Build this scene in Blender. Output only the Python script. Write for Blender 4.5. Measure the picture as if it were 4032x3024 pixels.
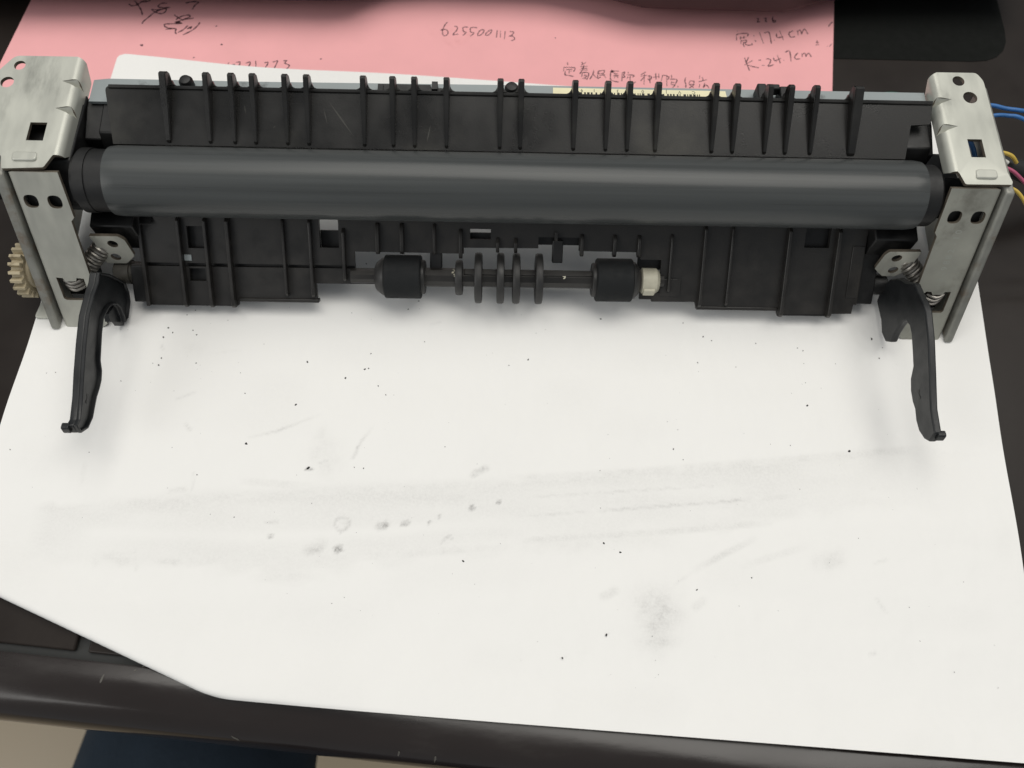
import bpy, bmesh, math, random
import numpy as np
from mathutils import Vector, Matrix

# ------------------------------------------------------------------ camera, light, exposure
scene = bpy.context.scene
for o in list(bpy.data.objects):
    bpy.data.objects.remove(o)
MM = 0.001
COL = scene.collection

cam_data = bpy.data.cameras.new('camera')
cam = bpy.data.objects.new('camera', cam_data)
COL.objects.link(cam)
pitch, roll, yaw = math.radians(68.84), math.radians(3.72), math.radians(-3.14)
fwd = Vector((0, math.cos(pitch), -math.sin(pitch)))
up0 = Vector((0, math.sin(pitch), math.cos(pitch)))
rt0 = Vector((1, 0, 0))
rt = math.cos(roll) * rt0 + math.sin(roll) * up0
up = -math.sin(roll) * rt0 + math.cos(roll) * up0
Rz = Matrix.Rotation(yaw, 3, 'Z')
rt, up, fwd = Rz @ rt, Rz @ up, Rz @ fwd
cam.matrix_world = Matrix(((rt.x, up.x, -fwd.x, 0), (rt.y, up.y, -fwd.y, 0),
                           (rt.z, up.z, -fwd.z, 0.2347), (0, 0, 0, 1)))
cam_data.sensor_width = 36.0
cam_data.lens = 36.0 * 3245 / 4032
cam_data.clip_start = 0.005
cam_data.clip_end = 20.0
cam_data.dof.use_dof = True
cam_data.dof.focus_distance = 0.238
cam_data.dof.aperture_fstop = 14.0
scene.camera = cam

world = bpy.data.worlds.new('World')
scene.world = world
world.use_nodes = True
wb = world.node_tree.nodes['Background']
wb.inputs[0].default_value = (0.91, 0.955, 1.0, 1)
wb.inputs[1].default_value = 0.28

def area_light(name, loc, target, sx, sy, power, color):
    d = bpy.data.lights.new(name, 'AREA')
    d.shape = 'RECTANGLE'; d.size = sx; d.size_y = sy; d.energy = power; d.color = color
    o = bpy.data.objects.new(name, d); COL.objects.link(o)
    o.location = loc
    o.rotation_euler = (Vector(target) - Vector(loc)).to_track_quat('-Z', 'Y').to_euler()
    return o
area_light('ceiling_lamp', (0.20, 0.56, 1.60), (0.0, 0.12, 0.0), 1.8, 1.25, 25.2, (1.0, 0.965, 0.90))
area_light('window_light', (-1.6, -0.7, 1.10), (0.0, 0.10, 0.0), 1.2, 1.2, 12.0, (1.0, 0.985, 0.95))

scene.view_settings.view_transform = 'Standard'
scene.view_settings.look = 'None'
scene.view_settings.exposure = 0.0
scene.view_settings.gamma = 1.0
scene.render.resolution_x = 1024
scene.render.resolution_y = 768

# ------------------------------------------------------------------ measured data, millimetres
SPRING_TAB_LEFT = [(-119.0,125.7,24.0),(-110.5,125.7,24.1),(-109.1,125.4,22.5),(-108.7,124.2,15.5),(-112.3,123.6,12.0),(-118.4,123.6,11.9),(-118.4,125.3,21.9)]
SPRING_TAB_LEFT_HOLES = [(-113.2,125.1,20.7),(-114.5,124.1,14.9)]
SPRING_TAB_RIGHT = [(126.1,125.6,23.3),(116.5,125.5,23.1),(115.7,125.3,21.5),(115.2,124.2,15.3),(118.8,123.6,11.9),(122.7,123.6,11.8),(125.7,124.1,14.9)]
SPRING_TAB_RIGHT_HOLES = [(119.9,125.0,20.2),(121.1,124.1,14.8)]
LEVER_LEFT = [(69.3,19.5),(71.5,18.4),(77.5,19.5),(83.6,21.4),(92.0,23.5),(99.5,24.9),(102.3,24.8),(106.6,24.5),(110.7,23.7),(113.9,24.1),(116.3,18.9),(117.9,13.1),(119.0,8.6),(117.4,5.0),(115.3,3.1),(109.9,2.3),(107.5,3.8),(108.8,5.1),(110.3,8.2),(110.2,10.8),(109.0,13.1),(106.9,15.0),(104.9,15.9),(102.7,16.7),(98.3,16.0),(90.9,13.8),(88.5,11.9),(85.9,11.1),(83.4,11.2),(80.3,11.8),(78.6,11.8),(74.1,11.7),(70.6,13.1),(68.2,16.3)]
LEVER_RIGHT = [(69.5,21.8),(76.5,22.1),(85.8,24.8),(95.1,27.4),(103.1,28.7),(106.0,28.2),(110.5,26.5),(113.8,25.5),(116.5,21.3),(119.5,18.3),(121.9,13.0),(121.8,7.1),(119.6,2.8),(112.6,3.4),(108.7,2.5),(105.1,3.8),(103.4,7.1),(104.9,10.0),(105.7,13.3),(106.2,15.8),(105.5,17.7),(103.3,19.1),(100.7,19.2),(95.7,18.1),(91.4,17.0),(88.5,14.4),(85.3,13.3),(81.8,13.2),(79.4,13.8),(76.1,13.3),(72.8,13.8),(69.8,15.8),(68.2,18.1)]
LEVER_WEB_LEFT = [(106.7,11.6),(110.8,9.1),(112.5,5.0),(109.7,-0.1),(108.7,1.0),(107.7,1.3),(106.6,3.5),(106.9,5.6),(105.1,9.5)]
INK = {'signature':[[(-136.0,237.5),(-135.0,236.7),(-133.2,237.1),(-131.5,238.7),(-130.0,239.7)],[(-134.2,239.1),(-132.5,236.9),(-131.2,234.8),(-130.3,232.4)],[(-131.1,238.5),(-129.5,239.0),(-128.5,239.5)],[(-122.3,238.3),(-124.4,238.1),(-125.3,236.5),(-123.4,236.1),(-120.9,236.3)],[(-122.3,236.2),(-122.2,234.4),(-123.5,233.3),(-125.4,233.7),(-127.4,235.1),(-125.2,235.0),(-122.4,235.9),(-125.8,234.1),(-128.0,231.4),(-129.6,229.2),(-129.6,228.3)],[(-115.6,238.5),(-113.5,239.2),(-111.0,239.1),(-112.1,237.6),(-112.7,235.6)],[(-118.9,232.8),(-117.1,231.5),(-115.2,230.3)],[(-117.9,230.6),(-116.2,232.2),(-113.6,232.9),(-113.2,232.1),(-115.3,230.7),(-118.1,229.3),(-116.1,229.8)],[(-115.3,230.7),(-111.7,231.5)],[(-118.1,229.3),(-115.4,229.0),(-119.6,228.6),(-121.5,228.4),(-121.4,227.3),(-119.3,226.5),(-117.6,226.4)],[(-121.0,226.0),(-117.5,226.5),(-117.3,224.7),(-116.6,224.0)],[(-113.2,228.0),(-114.6,226.0),(-116.3,224.7)],[(-113.3,226.3),(-111.8,227.6),(-112.3,226.3)],[(-109.3,229.7),(-109.5,228.5),(-111.3,225.9),(-114.4,223.6)]],'covered_number':[[(-106.9,211.1),(-106.8,209.3)],[(-103.7,210.1),(-103.2,210.1)],[(-101.2,210.2),(-99.1,210.9)],[(-96.4,211.6),(-96.8,209.6)],[(-95.4,210.4),(-94.2,210.7),(-94.6,209.8)],[(-93.8,211.7),(-92.4,211.8),(-92.7,210.1),(-93.3,208.8)],[(-90.4,211.4),(-88.8,211.9),(-89.3,209.4)],[(-87.0,212.5),(-86.5,209.2)],[(-83.8,211.8),(-82.7,212.0),(-82.7,211.0),(-83.5,209.3)],[(-80.9,212.1),(-79.3,212.7),(-80.1,209.4)],[(-77.2,212.8),(-76.1,213.0),(-76.6,211.8),(-74.9,210.8),(-75.7,209.2)]],'number':[[(-19.5,232.2),(-20.3,231.1),(-21.1,228.7),(-21.1,226.9),(-20.5,225.9),(-19.5,226.3),(-19.1,227.6),(-19.8,228.7),(-20.9,228.8),(-21.9,228.4)],[(-16.9,230.3),(-16.3,230.4),(-15.8,229.9),(-15.9,228.8),(-16.9,227.2),(-17.3,226.4),(-15.4,226.8)],[(-11.8,230.1),(-13.6,230.1),(-13.7,228.9),(-13.5,228.1),(-12.6,227.8),(-12.9,227.1),(-13.7,226.2)],[(-8.5,230.0),(-9.9,230.1),(-11.0,229.8),(-11.0,228.5),(-10.8,227.8),(-9.8,227.6),(-10.1,226.8),(-11.0,226.0)],[(-6.4,229.1),(-7.4,228.8),(-8.2,227.3),(-8.2,226.3),(-7.2,226.6),(-6.2,228.0),(-6.1,229.0),(-6.9,229.2)],[(-3.3,229.2),(-4.3,228.6),(-5.3,227.4),(-5.3,226.5),(-4.3,226.8),(-3.3,228.3),(-3.3,229.2)],[(-1.2,229.0),(-1.5,225.6)],[(-0.1,229.0),(-0.0,225.7)],[(1.7,228.6),(1.4,224.8)],[(3.3,228.5),(4.4,228.5),(4.8,228.0),(4.2,227.0),(3.2,226.3),(4.4,226.4),(5.1,225.5),(4.9,224.7),(3.9,224.3)]],'note':[[(24.2,214.9),(24.3,213.7)],[(22.9,212.6),(22.7,210.7)],[(22.9,212.6),(26.8,212.5),(26.3,210.8)],[(23.7,211.6),(25.9,211.8)],[(24.8,211.6),(24.7,209.9)],[(23.4,210.9),(23.2,209.2),(24.0,209.1),(26.3,208.6)],[(24.8,210.8),(25.7,211.0)],[(29.4,215.2),(29.7,214.2)],[(30.9,215.1),(29.2,213.8)],[(28.8,213.1),(31.5,213.3)],[(29.1,212.3),(31.3,212.4)],[(28.6,211.6),(31.4,211.6)],[(30.1,213.8),(29.7,212.1),(28.5,209.7)],[(29.4,210.4),(29.2,208.4)],[(29.4,210.4),(31.7,210.3),(31.0,207.2)],[(29.9,209.2),(30.8,209.2),(30.7,208.4),(29.9,208.4)],[(29.2,207.8),(31.1,207.7)],[(33.6,211.5),(33.2,209.8),(32.0,207.4)],[(33.2,209.8),(34.5,208.2)],[(35.2,211.2),(37.3,211.6),(37.0,210.3),(35.2,210.2)],[(35.2,211.2),(34.9,208.0),(36.0,208.7)],[(35.5,209.4),(37.6,209.6)],[(36.6,210.2),(37.9,208.2)],[(42.6,211.4),(40.0,211.2),(39.5,209.3),(39.7,207.3),(42.4,206.5)],[(41.2,210.9),(40.8,210.0)],[(40.9,210.2),(42.3,210.2)],[(40.5,209.3),(42.5,209.4)],[(41.7,210.2),(40.8,208.2)],[(41.7,209.2),(42.3,208.4)],[(43.8,210.8),(43.5,207.0)],[(43.8,210.8),(44.8,211.0),(44.2,209.8),(44.7,208.9),(43.8,208.6)],[(45.9,211.2),(46.0,210.5)],[(45.3,209.8),(48.0,209.7),(47.4,208.8)],[(45.9,209.0),(45.3,208.1)],[(46.6,209.2),(46.5,207.1),(47.5,206.1),(48.4,206.8)],[(52.3,211.3),(50.4,209.9)],[(50.3,209.3),(52.6,209.8)],[(51.8,210.3),(51.3,205.6)],[(51.5,208.9),(50.2,207.2)],[(52.9,209.5),(54.2,209.4),(53.6,207.6),(52.8,208.3)],[(53.4,209.3),(53.6,206.3)],[(54.7,208.9),(57.0,209.4)],[(55.8,210.8),(55.8,208.0)],[(56.9,210.8),(56.9,208.7)],[(58.3,210.0),(57.6,207.4)],[(58.3,210.0),(60.0,209.8)],[(59.7,209.7),(59.5,205.1)],[(59.7,209.5),(60.6,209.2),(59.9,208.1)],[(61.4,210.1),(61.5,208.9)],[(60.7,208.3),(63.3,208.1),(62.4,205.8)],[(61.3,207.5),(61.1,205.8)],[(61.4,206.8),(62.4,206.9)],[(61.4,205.8),(62.4,205.7),(61.5,204.5)],[(63.5,205.5),(63.4,204.7)],[(66.5,209.2),(66.1,207.3),(66.4,206.3),(66.2,204.6)],[(68.0,207.7),(67.4,206.3)],[(68.0,207.7),(69.4,207.6),(69.2,206.7)],[(67.5,206.0),(69.3,206.2),(67.5,204.5)],[(67.9,205.8),(69.1,204.7)],[(71.7,210.2),(71.4,208.8)],[(71.1,207.4),(74.1,208.4)],[(72.5,209.5),(72.7,208.0)],[(71.4,206.4),(71.0,204.7)],[(73.2,206.8),(72.5,204.8)],[(72.5,204.8),(73.6,206.1),(74.6,204.6)]],'measure':[[(95.0,237.3),(95.6,237.4),(95.3,236.2),(95.0,235.6),(96.1,235.9)],[(97.7,237.4),(98.6,237.6),(98.1,236.1),(98.8,236.0)],[(101.2,238.5),(100.8,236.6),(101.3,235.7),(102.0,236.4),(101.4,236.7),(100.9,236.3)],[(87.1,231.2),(87.3,231.1)],[(86.6,228.6),(86.5,226.7)],[(86.6,228.9),(87.4,229.8),(90.9,230.1),(90.6,228.7)],[(87.6,227.8),(90.1,228.3)],[(88.2,228.6),(88.0,227.1)],[(89.4,228.9),(89.2,227.6)],[(88.1,226.6),(87.9,225.0)],[(88.1,226.6),(90.1,226.9),(89.9,225.8)],[(89.1,226.1),(88.8,225.0),(89.1,223.8)],[(89.5,226.1),(89.6,225.1),(90.4,224.6),(92.0,224.9),(91.9,225.6)],[(93.1,229.3),(93.2,228.8)],[(93.3,227.0),(93.6,226.3)],[(95.3,230.9),(96.3,225.5)],[(97.1,230.5),(98.9,230.8),(99.2,225.6)],[(100.3,227.3),(100.6,227.2)],[(101.6,230.4),(101.7,228.5),(104.0,229.0)],[(102.9,231.8),(103.9,227.3)],[(107.9,231.8),(106.5,231.0),(106.2,229.9),(106.9,228.8),(108.4,229.2)],[(109.5,232.1),(109.6,229.8)],[(109.5,231.3),(110.6,232.3),(111.0,230.3)],[(111.0,230.8),(112.3,232.8),(113.3,230.4)],[(116.3,227.6),(116.2,226.1)],[(115.6,226.6),(116.9,226.6)],[(115.5,225.4),(116.8,225.6)],[(123.3,236.6),(122.0,235.2),(121.5,234.2)],[(119.6,225.0),(119.8,224.9)],[(120.5,224.9),(121.7,226.2)],[(90.2,219.1),(89.2,216.9)],[(88.3,215.4),(91.5,217.6)],[(88.7,218.7),(89.1,216.4),(89.9,212.9)],[(89.3,215.4),(91.6,214.7),(93.4,214.3)],[(93.6,217.7),(94.6,217.9)],[(94.6,215.4),(95.6,215.4)],[(96.5,218.4),(97.4,218.5),(98.1,217.9),(97.6,216.4),(96.9,215.0),(99.0,215.9)],[(99.3,219.0),(99.6,217.7),(101.9,218.8)],[(100.8,220.3),(101.5,216.6)],[(100.0,217.2),(100.3,217.2)],[(102.8,218.0),(103.0,217.9)],[(103.8,221.6),(105.5,222.3),(105.5,217.5)],[(108.5,221.6),(107.2,219.9),(107.3,218.7),(109.0,218.8)],[(109.9,221.3),(109.9,219.7)],[(110.0,220.8),(111.1,221.4),(111.3,219.8)],[(111.4,220.3),(112.5,221.5),(113.2,219.8)]]}
BAND_TOP = [(-116.9,52.2),(-97.1,53.9),(-52.4,56.1),(1.6,59.6),(37.5,63.3),(81.0,67.1),(129.1,71.7)]
BAND_LOW = [(-112.2,33.4),(-93.8,33.6),(-66.3,30.6),(-44.6,31.3),(-30.7,35.3),(1.8,38.8),(36.7,43.9),(79.0,47.7),(125.5,51.7)]
BAND_CLEAN = [(-104.8,43.6),(-67.8,43.1),(-29.1,45.2),(1.7,47.8)]
SMUDGES = [([(-114.9,50.5),(-85.9,53.7),(-52.3,55.8),(5.2,58.8)],2.63,0.09),([(-113.7,50.0),(-107.8,48.3)],4.39,0.09),([(-109.6,37.0),(-99.8,37.0)],2.69,0.2),([(-99.6,39.0),(-98.6,33.5)],0.82,0.16),([(-97.0,36.3),(-82.1,35.3)],1.46,0.13),([(-94.3,36.3),(-61.5,36.1),(-28.7,38.6),(5.3,41.1)],2.22,0.07),([(-66.4,31.7),(-47.4,32.4)],2.34,0.07),([(-72.5,59.1),(-53.6,57.8)],1.76,0.09),([(-50.6,68.2),(-47.5,65.3)],5.27,0.08),([(-118.2,63.8),(-118.2,57.7)],0.53,0.28),([(-54.7,62.9),(-53.0,62.8)],0.7,0.6),([(-39.8,69.9),(-41.2,66.2)],0.53,0.35),([(-65.7,54.5),(-57.9,54.9)],0.94,0.12),([(-92.9,55.9),(-88.5,56.5)],1.4,0.1),([(-51.9,39.4),(-49.3,40.6)],2.93,0.2),([(-64.4,47.3),(-61.6,47.4)],1.05,0.14),([(-14.4,42.0),(-12.8,44.0),(-11.9,42.9)],0.76,0.25),([(-23.7,50.4),(-16.4,49.9)],2.63,0.1),([(-44.7,46.2),(-43.2,44.8),(-41.4,45.9),(-41.0,47.9),(-42.7,49.0),(-44.9,48.2),(-45.3,46.5)],0.82,0.32),([(-43.7,47.3),(-42.0,46.8)],0.82,0.15),([(-5.4,62.2),(-2.5,63.4)],1.64,0.16),([(-44.3,40.6),(-42.9,40.6),(-42.5,39.5),(-43.9,39.2),(-44.4,40.3)],0.59,0.5),([(-32.5,46.3),(-30.9,46.8)],1.87,0.42),([(-25.6,47.3),(-24.7,47.4)],1.46,0.46),([(-86.9,61.2),(-86.7,56.0)],0.41,0.15),([(5.2,49.5),(29.6,51.5)],0.41,0.25),([(29.6,51.5),(56.6,53.8),(76.9,55.5)],0.53,0.22),([(76.9,55.5),(87.4,56.5)],1.52,0.2),([(5.2,54.7),(37.3,57.4),(71.0,59.9)],0.35,0.12),([(5.1,60.2),(37.5,62.7),(81.0,66.5),(129.0,71.4)],2.34,0.09),([(5.2,42.5),(44.7,45.4),(79.1,48.6)],1.64,0.11),([(5.3,41.3),(50.3,44.0)],3.51,0.05),([(48.8,29.4),(57.0,35.2)],0.7,0.14),([(57.0,35.2),(66.9,40.3),(74.0,43.7)],1.52,0.12),([(44.6,24.3),(46.6,21.2),(45.4,18.6)],7.61,0.2),([(47.0,28.1),(49.2,27.0)],0.94,0.17),([(45.3,17.0),(43.6,15.7)],0.41,0.3),([(93.1,37.8),(97.2,38.9)],3.22,0.11),([(56.2,25.0),(58.5,26.6)],2.05,0.09),([(30.5,27.4),(33.9,29.0)],2.05,0.12),([(106.8,27.5),(109.0,23.8)],0.94,0.14),([(102.9,12.8),(104.5,13.1)],0.88,0.16),([(71.0,36.4),(89.7,42.2)],1.64,0.06),([(37.5,63.0),(40.4,63.3)],1.29,0.13),([(105.0,69.8),(111.3,72.4)],0.41,0.12),([(108.0,58.5),(116.4,59.5)],0.29,0.15),([(107.7,37.3),(111.2,38.2)],0.29,0.15),([(-91.5,76.1),(-89.7,74.5)],0.72,0.28),([(-36.4,75.2),(-39.7,70.4),(-41.2,66.6)],0.72,0.18),([(-51.2,72.9),(-48.3,69.2)],4.63,0.07),([(-95.3,84.1),(-90.4,86.4)],0.31,0.18),([(-87.5,99.2),(-78.6,100.4)],0.51,0.12),([(-72.6,72.1),(-64.1,74.3),(-52.3,79.4)],0.31,0.14),([(-6.1,61.3),(-3.1,63.4)],1.54,0.18),([(-20.8,110.0),(-17.6,111.0)],0.31,0.16),([(-93.0,100.9),(-91.9,100.3)],3.09,0.05),([(-102.7,101.9),(-101.9,100.1)],0.62,0.1),([(-50.9,64.7),(-49.0,65.1)],0.36,0.2),([(-18.6,47.6),(-18.4,47.6)],0.88,0.6),([(-15.6,49.3),(-15.4,49.3)],0.88,0.6),([(-6.4,51.9),(-6.1,51.9)],1.32,0.6),([(1.3,53.6),(1.5,53.6)],1.02,0.6),([(-62.9,43.3),(-62.7,43.3)],1.02,0.6)]
SPECKS = [(-72.9,70.3,0.45),(-100.0,106.0,0.3),(-101.6,107.6,0.25),(-102.6,104.4,0.3),(-102.6,95.1,0.3),(-104.4,95.7,0.15),(-93.9,106.9,0.2),(-91.4,95.9,0.2),(-92.6,105.4,0.25),(-102.1,97.4,0.25),(-96.5,112.1,0.15),(-94.1,113.8,0.15),(-83.6,110.5,0.15),(-77.5,92.9,0.15),(-75.3,86.2,0.2),(-57.7,96.8,0.25),(-45.6,91.6,0.35),(-40.0,94.6,0.3),(-38.9,94.9,0.25),(-38.5,99.9,0.2),(-35.5,89.1,0.2),(-33.0,86.1,0.2),(-45.4,113.7,0.15),(-27.9,115.2,0.2),(-22.2,104.2,0.15),(-59.6,82.6,0.3),(-54.1,63.0,0.45),(-38.0,63.1,0.2),(-40.7,63.4,0.15),(-14.6,69.8,0.15),(4.0,96.6,0.15),(32.8,112.9,0.27),(64.8,107.3,0.27),(58.8,112.0,0.2),(81.2,105.3,0.2),(9.9,98.6,0.27),(62.4,98.4,0.17),(74.1,97.1,0.13),(67.4,106.0,0.17),(118.1,107.4,0.27),(121.1,104.4,0.17),(94.2,103.9,0.17),(95.8,103.0,0.17),(95.5,98.6,0.13),(105.4,98.7,0.13),(95.1,92.1,0.13),(94.6,84.6,0.3),(105.3,70.2,0.33),(87.9,71.8,0.13),(119.5,100.8,0.23),(52.9,70.3,0.23),(31.0,17.3,0.34),(56.9,29.6,0.23),(31.3,42.3,0.34),(35.9,39.8,0.29),(105.4,70.3,0.34),(18.9,11.2,0.23),(72.6,33.0,0.23),(55.6,67.1,0.17),(-8.4,36.8,0.29),(-85.9,60.8,0.17),(-73.7,48.6,0.17),(-42.1,131.3,0.27),(-24.7,118.2,0.21),(-27.9,115.2,0.13),(-140.6,67.6,0.17),(-135.4,91.8,0.13),(-132.8,92.1,0.13),(-112.9,89.7,0.17),(-77.5,92.9,0.1),(-108.0,86.7,0.1),(-117.8,67.1,0.13)]
FOLD = [(-150.6,33.2),(-76.2,2.4)]
WIRE_PTS = [(151.5,172.7,32.0),(156.0,171.8,32.0),(161.5,170.8,32.0),(151.6,168.7,32.0),(156.2,169.2,32.0),(160.8,167.6,32.0),(152.9,156.4,32.0),(156.6,155.2,32.0),(152.1,149.3,32.0),(156.0,146.1,32.0),(151.4,142.5,32.0),(154.7,139.9,32.0)]
SQHOLEBLUE = [(139.4,156.3,36.0),(139.9,150.3,36.0)]
LABEL_CHARS = [('9', 23.9), ('1', 27.5), ('3', 34.4), ('0', 41.7), ('0', 45.0), ('J', 48.6), ('V', 52.5), ('C', 56.6)]

# ------------------------------------------------------------------ materials
def nodes_of(m):
    m.use_nodes = True
    nt = m.node_tree
    return nt, nt.nodes, nt.links, nt.nodes['Principled BSDF']

def material(name, base, rough=0.5, metal=0.0, var=0.12, scale=0.15, bump=0.0, bump_scale=3.0,
             stain=None, stain_scale=0.06, stain_lo=0.52, stain_hi=0.72, spec=0.5, stretch=(1, 1, 1), rough_var=0.1):
    """base colour varied by noise in millimetre space, optional stain colour in soft patches, fine bump"""
    m = bpy.data.materials.new(name)
    nt, N, L, P = nodes_of(m)
    geo = N.new('ShaderNodeNewGeometry')
    mp = N.new('ShaderNodeMapping')
    mp.inputs['Scale'].default_value = (1000 * stretch[0], 1000 * stretch[1], 1000 * stretch[2])
    L.new(geo.outputs['Position'], mp.inputs['Vector'])
    n1 = N.new('ShaderNodeTexNoise'); n1.inputs['Scale'].default_value = scale; n1.inputs['Detail'].default_value = 6
    L.new(mp.outputs[0], n1.inputs['Vector'])
    mr = N.new('ShaderNodeMapRange')
    mr.inputs['From Min'].default_value = 0.25; mr.inputs['From Max'].default_value = 0.75
    mr.inputs['To Min'].default_value = 1 - var; mr.inputs['To Max'].default_value = 1 + var
    L.new(n1.outputs['Fac'], mr.inputs['Value'])
    mul = N.new('ShaderNodeMix'); mul.data_type = 'RGBA'; mul.blend_type = 'MULTIPLY'
    mul.inputs[0].default_value = 1.0
    mul.inputs[6].default_value = (*base, 1)
    L.new(mr.outputs[0], mul.inputs[7])
    col = mul.outputs[2]
    rr = N.new('ShaderNodeMapRange')
    rr.inputs['From Min'].default_value = 0.3; rr.inputs['From Max'].default_value = 0.7
    rr.inputs['To Min'].default_value = max(0.02, rough - rough_var); rr.inputs['To Max'].default_value = min(1, rough + rough_var)
    L.new(n1.outputs['Fac'], rr.inputs['Value']); L.new(rr.outputs[0], P.inputs['Roughness'])
    if stain is not None:
        n2 = N.new('ShaderNodeTexNoise'); n2.inputs['Scale'].default_value = stain_scale; n2.inputs['Detail'].default_value = 8
        n2.inputs['Roughness'].default_value = 0.62
        L.new(mp.outputs[0], n2.inputs['Vector'])
        sr = N.new('ShaderNodeMapRange'); sr.interpolation_type = 'SMOOTHSTEP'
        sr.inputs['From Min'].default_value = stain_lo; sr.inputs['From Max'].default_value = stain_hi
        L.new(n2.outputs['Fac'], sr.inputs['Value'])
        mx = N.new('ShaderNodeMix'); mx.data_type = 'RGBA'
        L.new(sr.outputs[0], mx.inputs[0]); L.new(col, mx.inputs[6]); mx.inputs[7].default_value = (*stain, 1)
        col = mx.outputs[2]
    L.new(col, P.inputs['Base Color'])
    P.inputs['Metallic'].default_value = metal
    P.inputs['Specular IOR Level'].default_value = spec
    if bump:
        n3 = N.new('ShaderNodeTexNoise'); n3.inputs['Scale'].default_value = bump_scale; n3.inputs['Detail'].default_value = 3
        L.new(mp.outputs[0], n3.inputs['Vector'])
        b = N.new('ShaderNodeBump'); b.inputs['Strength'].default_value = 1.0; b.inputs['Distance'].default_value = bump * MM
        L.new(n3.outputs['Fac'], b.inputs['Height']); L.new(b.outputs[0], P.inputs['Normal'])
    return m

MAT = {}
MAT['guide'] = material('black_guide_plastic', (0.0085, 0.0080, 0.0072), 0.34, var=0.25, scale=0.08, bump=0.02, bump_scale=2.5,
                        stain=(0.040, 0.038, 0.031), stain_scale=0.028, stain_lo=0.50, stain_hi=0.78)
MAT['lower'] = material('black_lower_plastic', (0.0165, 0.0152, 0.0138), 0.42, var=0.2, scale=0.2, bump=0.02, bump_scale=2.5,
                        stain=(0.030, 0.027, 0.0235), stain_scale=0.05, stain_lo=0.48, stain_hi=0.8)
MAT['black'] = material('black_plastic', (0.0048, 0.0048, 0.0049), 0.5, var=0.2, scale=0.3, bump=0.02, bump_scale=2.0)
MAT['lever'] = material('lever_plastic', (0.0085, 0.0096, 0.0106), 0.42, var=0.2, scale=0.2, bump=0.025, bump_scale=1.5)
MAT['film'] = material('film_grey', (0.054, 0.058, 0.0582), 0.30, var=0.26, scale=0.35, stretch=(0.016, 1, 1), bump=0.16, bump_scale=0.11, spec=0.30, rough_var=0.10,
                       stain=(0.072, 0.076, 0.074), stain_scale=0.13, stain_lo=0.5, stain_hi=0.7)  # streaked colour along the film: toner residue, plus reflected bands put into the tone
MAT['rubber'] = material('black_rubber', (0.010, 0.0112, 0.012), 0.75, var=0.2, scale=0.5, bump=0.05, bump_scale=3.0, spec=0.3)
MAT['disc'] = material('disc_plastic', (0.022, 0.0215, 0.021), 0.5, var=0.2, scale=0.3)
MAT['steel'] = material('galvanised_steel', (0.49, 0.495, 0.44), 0.40, metal=0.3, var=0.09, scale=0.25, stretch=(1, .3, .6), bump=0.015, bump_scale=0.8,
                        stain=(0.27, 0.275, 0.245), stain_scale=0.07, stain_lo=0.56, stain_hi=0.74)
MAT['plate'] = material('dull_steel', (0.44, 0.44, 0.39), 0.40, metal=0.35, var=0.11, scale=0.3, stretch=(1, .35, .35), bump=0.02, bump_scale=0.7,
                        stain=(0.27, 0.27, 0.235), stain_scale=0.08, stain_lo=0.55, stain_hi=0.75)
MAT['plate2'] = material('dull_steel_stained', (0.34, 0.34, 0.295), 0.46, metal=0.35, var=0.14, scale=0.12, bump=0.02, bump_scale=0.7,
                         stain=(0.20, 0.195, 0.165), stain_scale=0.07, stain_lo=0.52, stain_hi=0.72)
MAT['cut'] = material('cut_steel_edge', (0.13, 0.11, 0.085), 0.55, metal=0.3, var=0.3, scale=0.4)
MAT['boss'] = material('grey_boss', (0.050, 0.046, 0.038), 0.6, var=0.2, scale=0.3)
MAT['strip'] = material('stay_steel', (0.27, 0.30, 0.305), 0.55, metal=0.25, var=0.1, scale=0.1,
                        stain=(0.12, 0.13, 0.13), stain_scale=0.1, stain_lo=0.62, stain_hi=0.75)
MAT['rim'] = material('worn_rim', (0.25, 0.25, 0.225), 0.5, metal=0.3, var=0.2, scale=0.2,
                      stain=(0.20, 0.165, 0.13), stain_scale=0.15, stain_lo=0.52, stain_hi=0.7)
MAT['spring'] = material('spring_steel', (0.30, 0.285, 0.26), 0.42, metal=0.85, var=0.2, scale=0.6)
MAT['cream'] = material('cream_nylon', (0.44, 0.375, 0.25), 0.5, var=0.15, scale=0.3, stain=(0.16, 0.12, 0.07), stain_scale=0.3, stain_lo=0.50, stain_hi=0.74)
MAT['bush'] = material('white_nylon', (0.50, 0.48, 0.38), 0.5, var=0.12, scale=0.4)
MAT['label'] = material('label_paper', (0.80, 0.745, 0.50), 0.6, var=0.04, scale=0.3)
MAT['ink'] = material('ballpoint_ink', (0.085, 0.035, 0.045), 0.6, var=0.25, scale=0.6)
MAT['print'] = material('printed_black', (0.02, 0.02, 0.02), 0.7)
MAT['stamp'] = material('stamped_mark', (0.36, 0.37, 0.33), 0.5, metal=0.3)
MAT['pink'] = material('pink_paper', (0.82, 0.405, 0.415), 0.85, var=0.03, scale=0.08, spec=0.2, bump=0.03, bump_scale=1.2,
                       stain=(0.66, 0.30, 0.29), stain_scale=0.03, stain_lo=0.62, stain_hi=0.8)
MAT['toner'] = material('toner', (0.012, 0.012, 0.012), 0.8)
MAT['desk'] = material('dark_laminate', (0.0190, 0.0150, 0.0130), 0.34, spec=0.18, var=0.10, scale=0.05, bump=0.012, bump_scale=1.2, rough_var=0.05,
                       stain=(0.027, 0.022, 0.0185), stain_scale=0.02, stain_lo=0.5, stain_hi=0.8)
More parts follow.
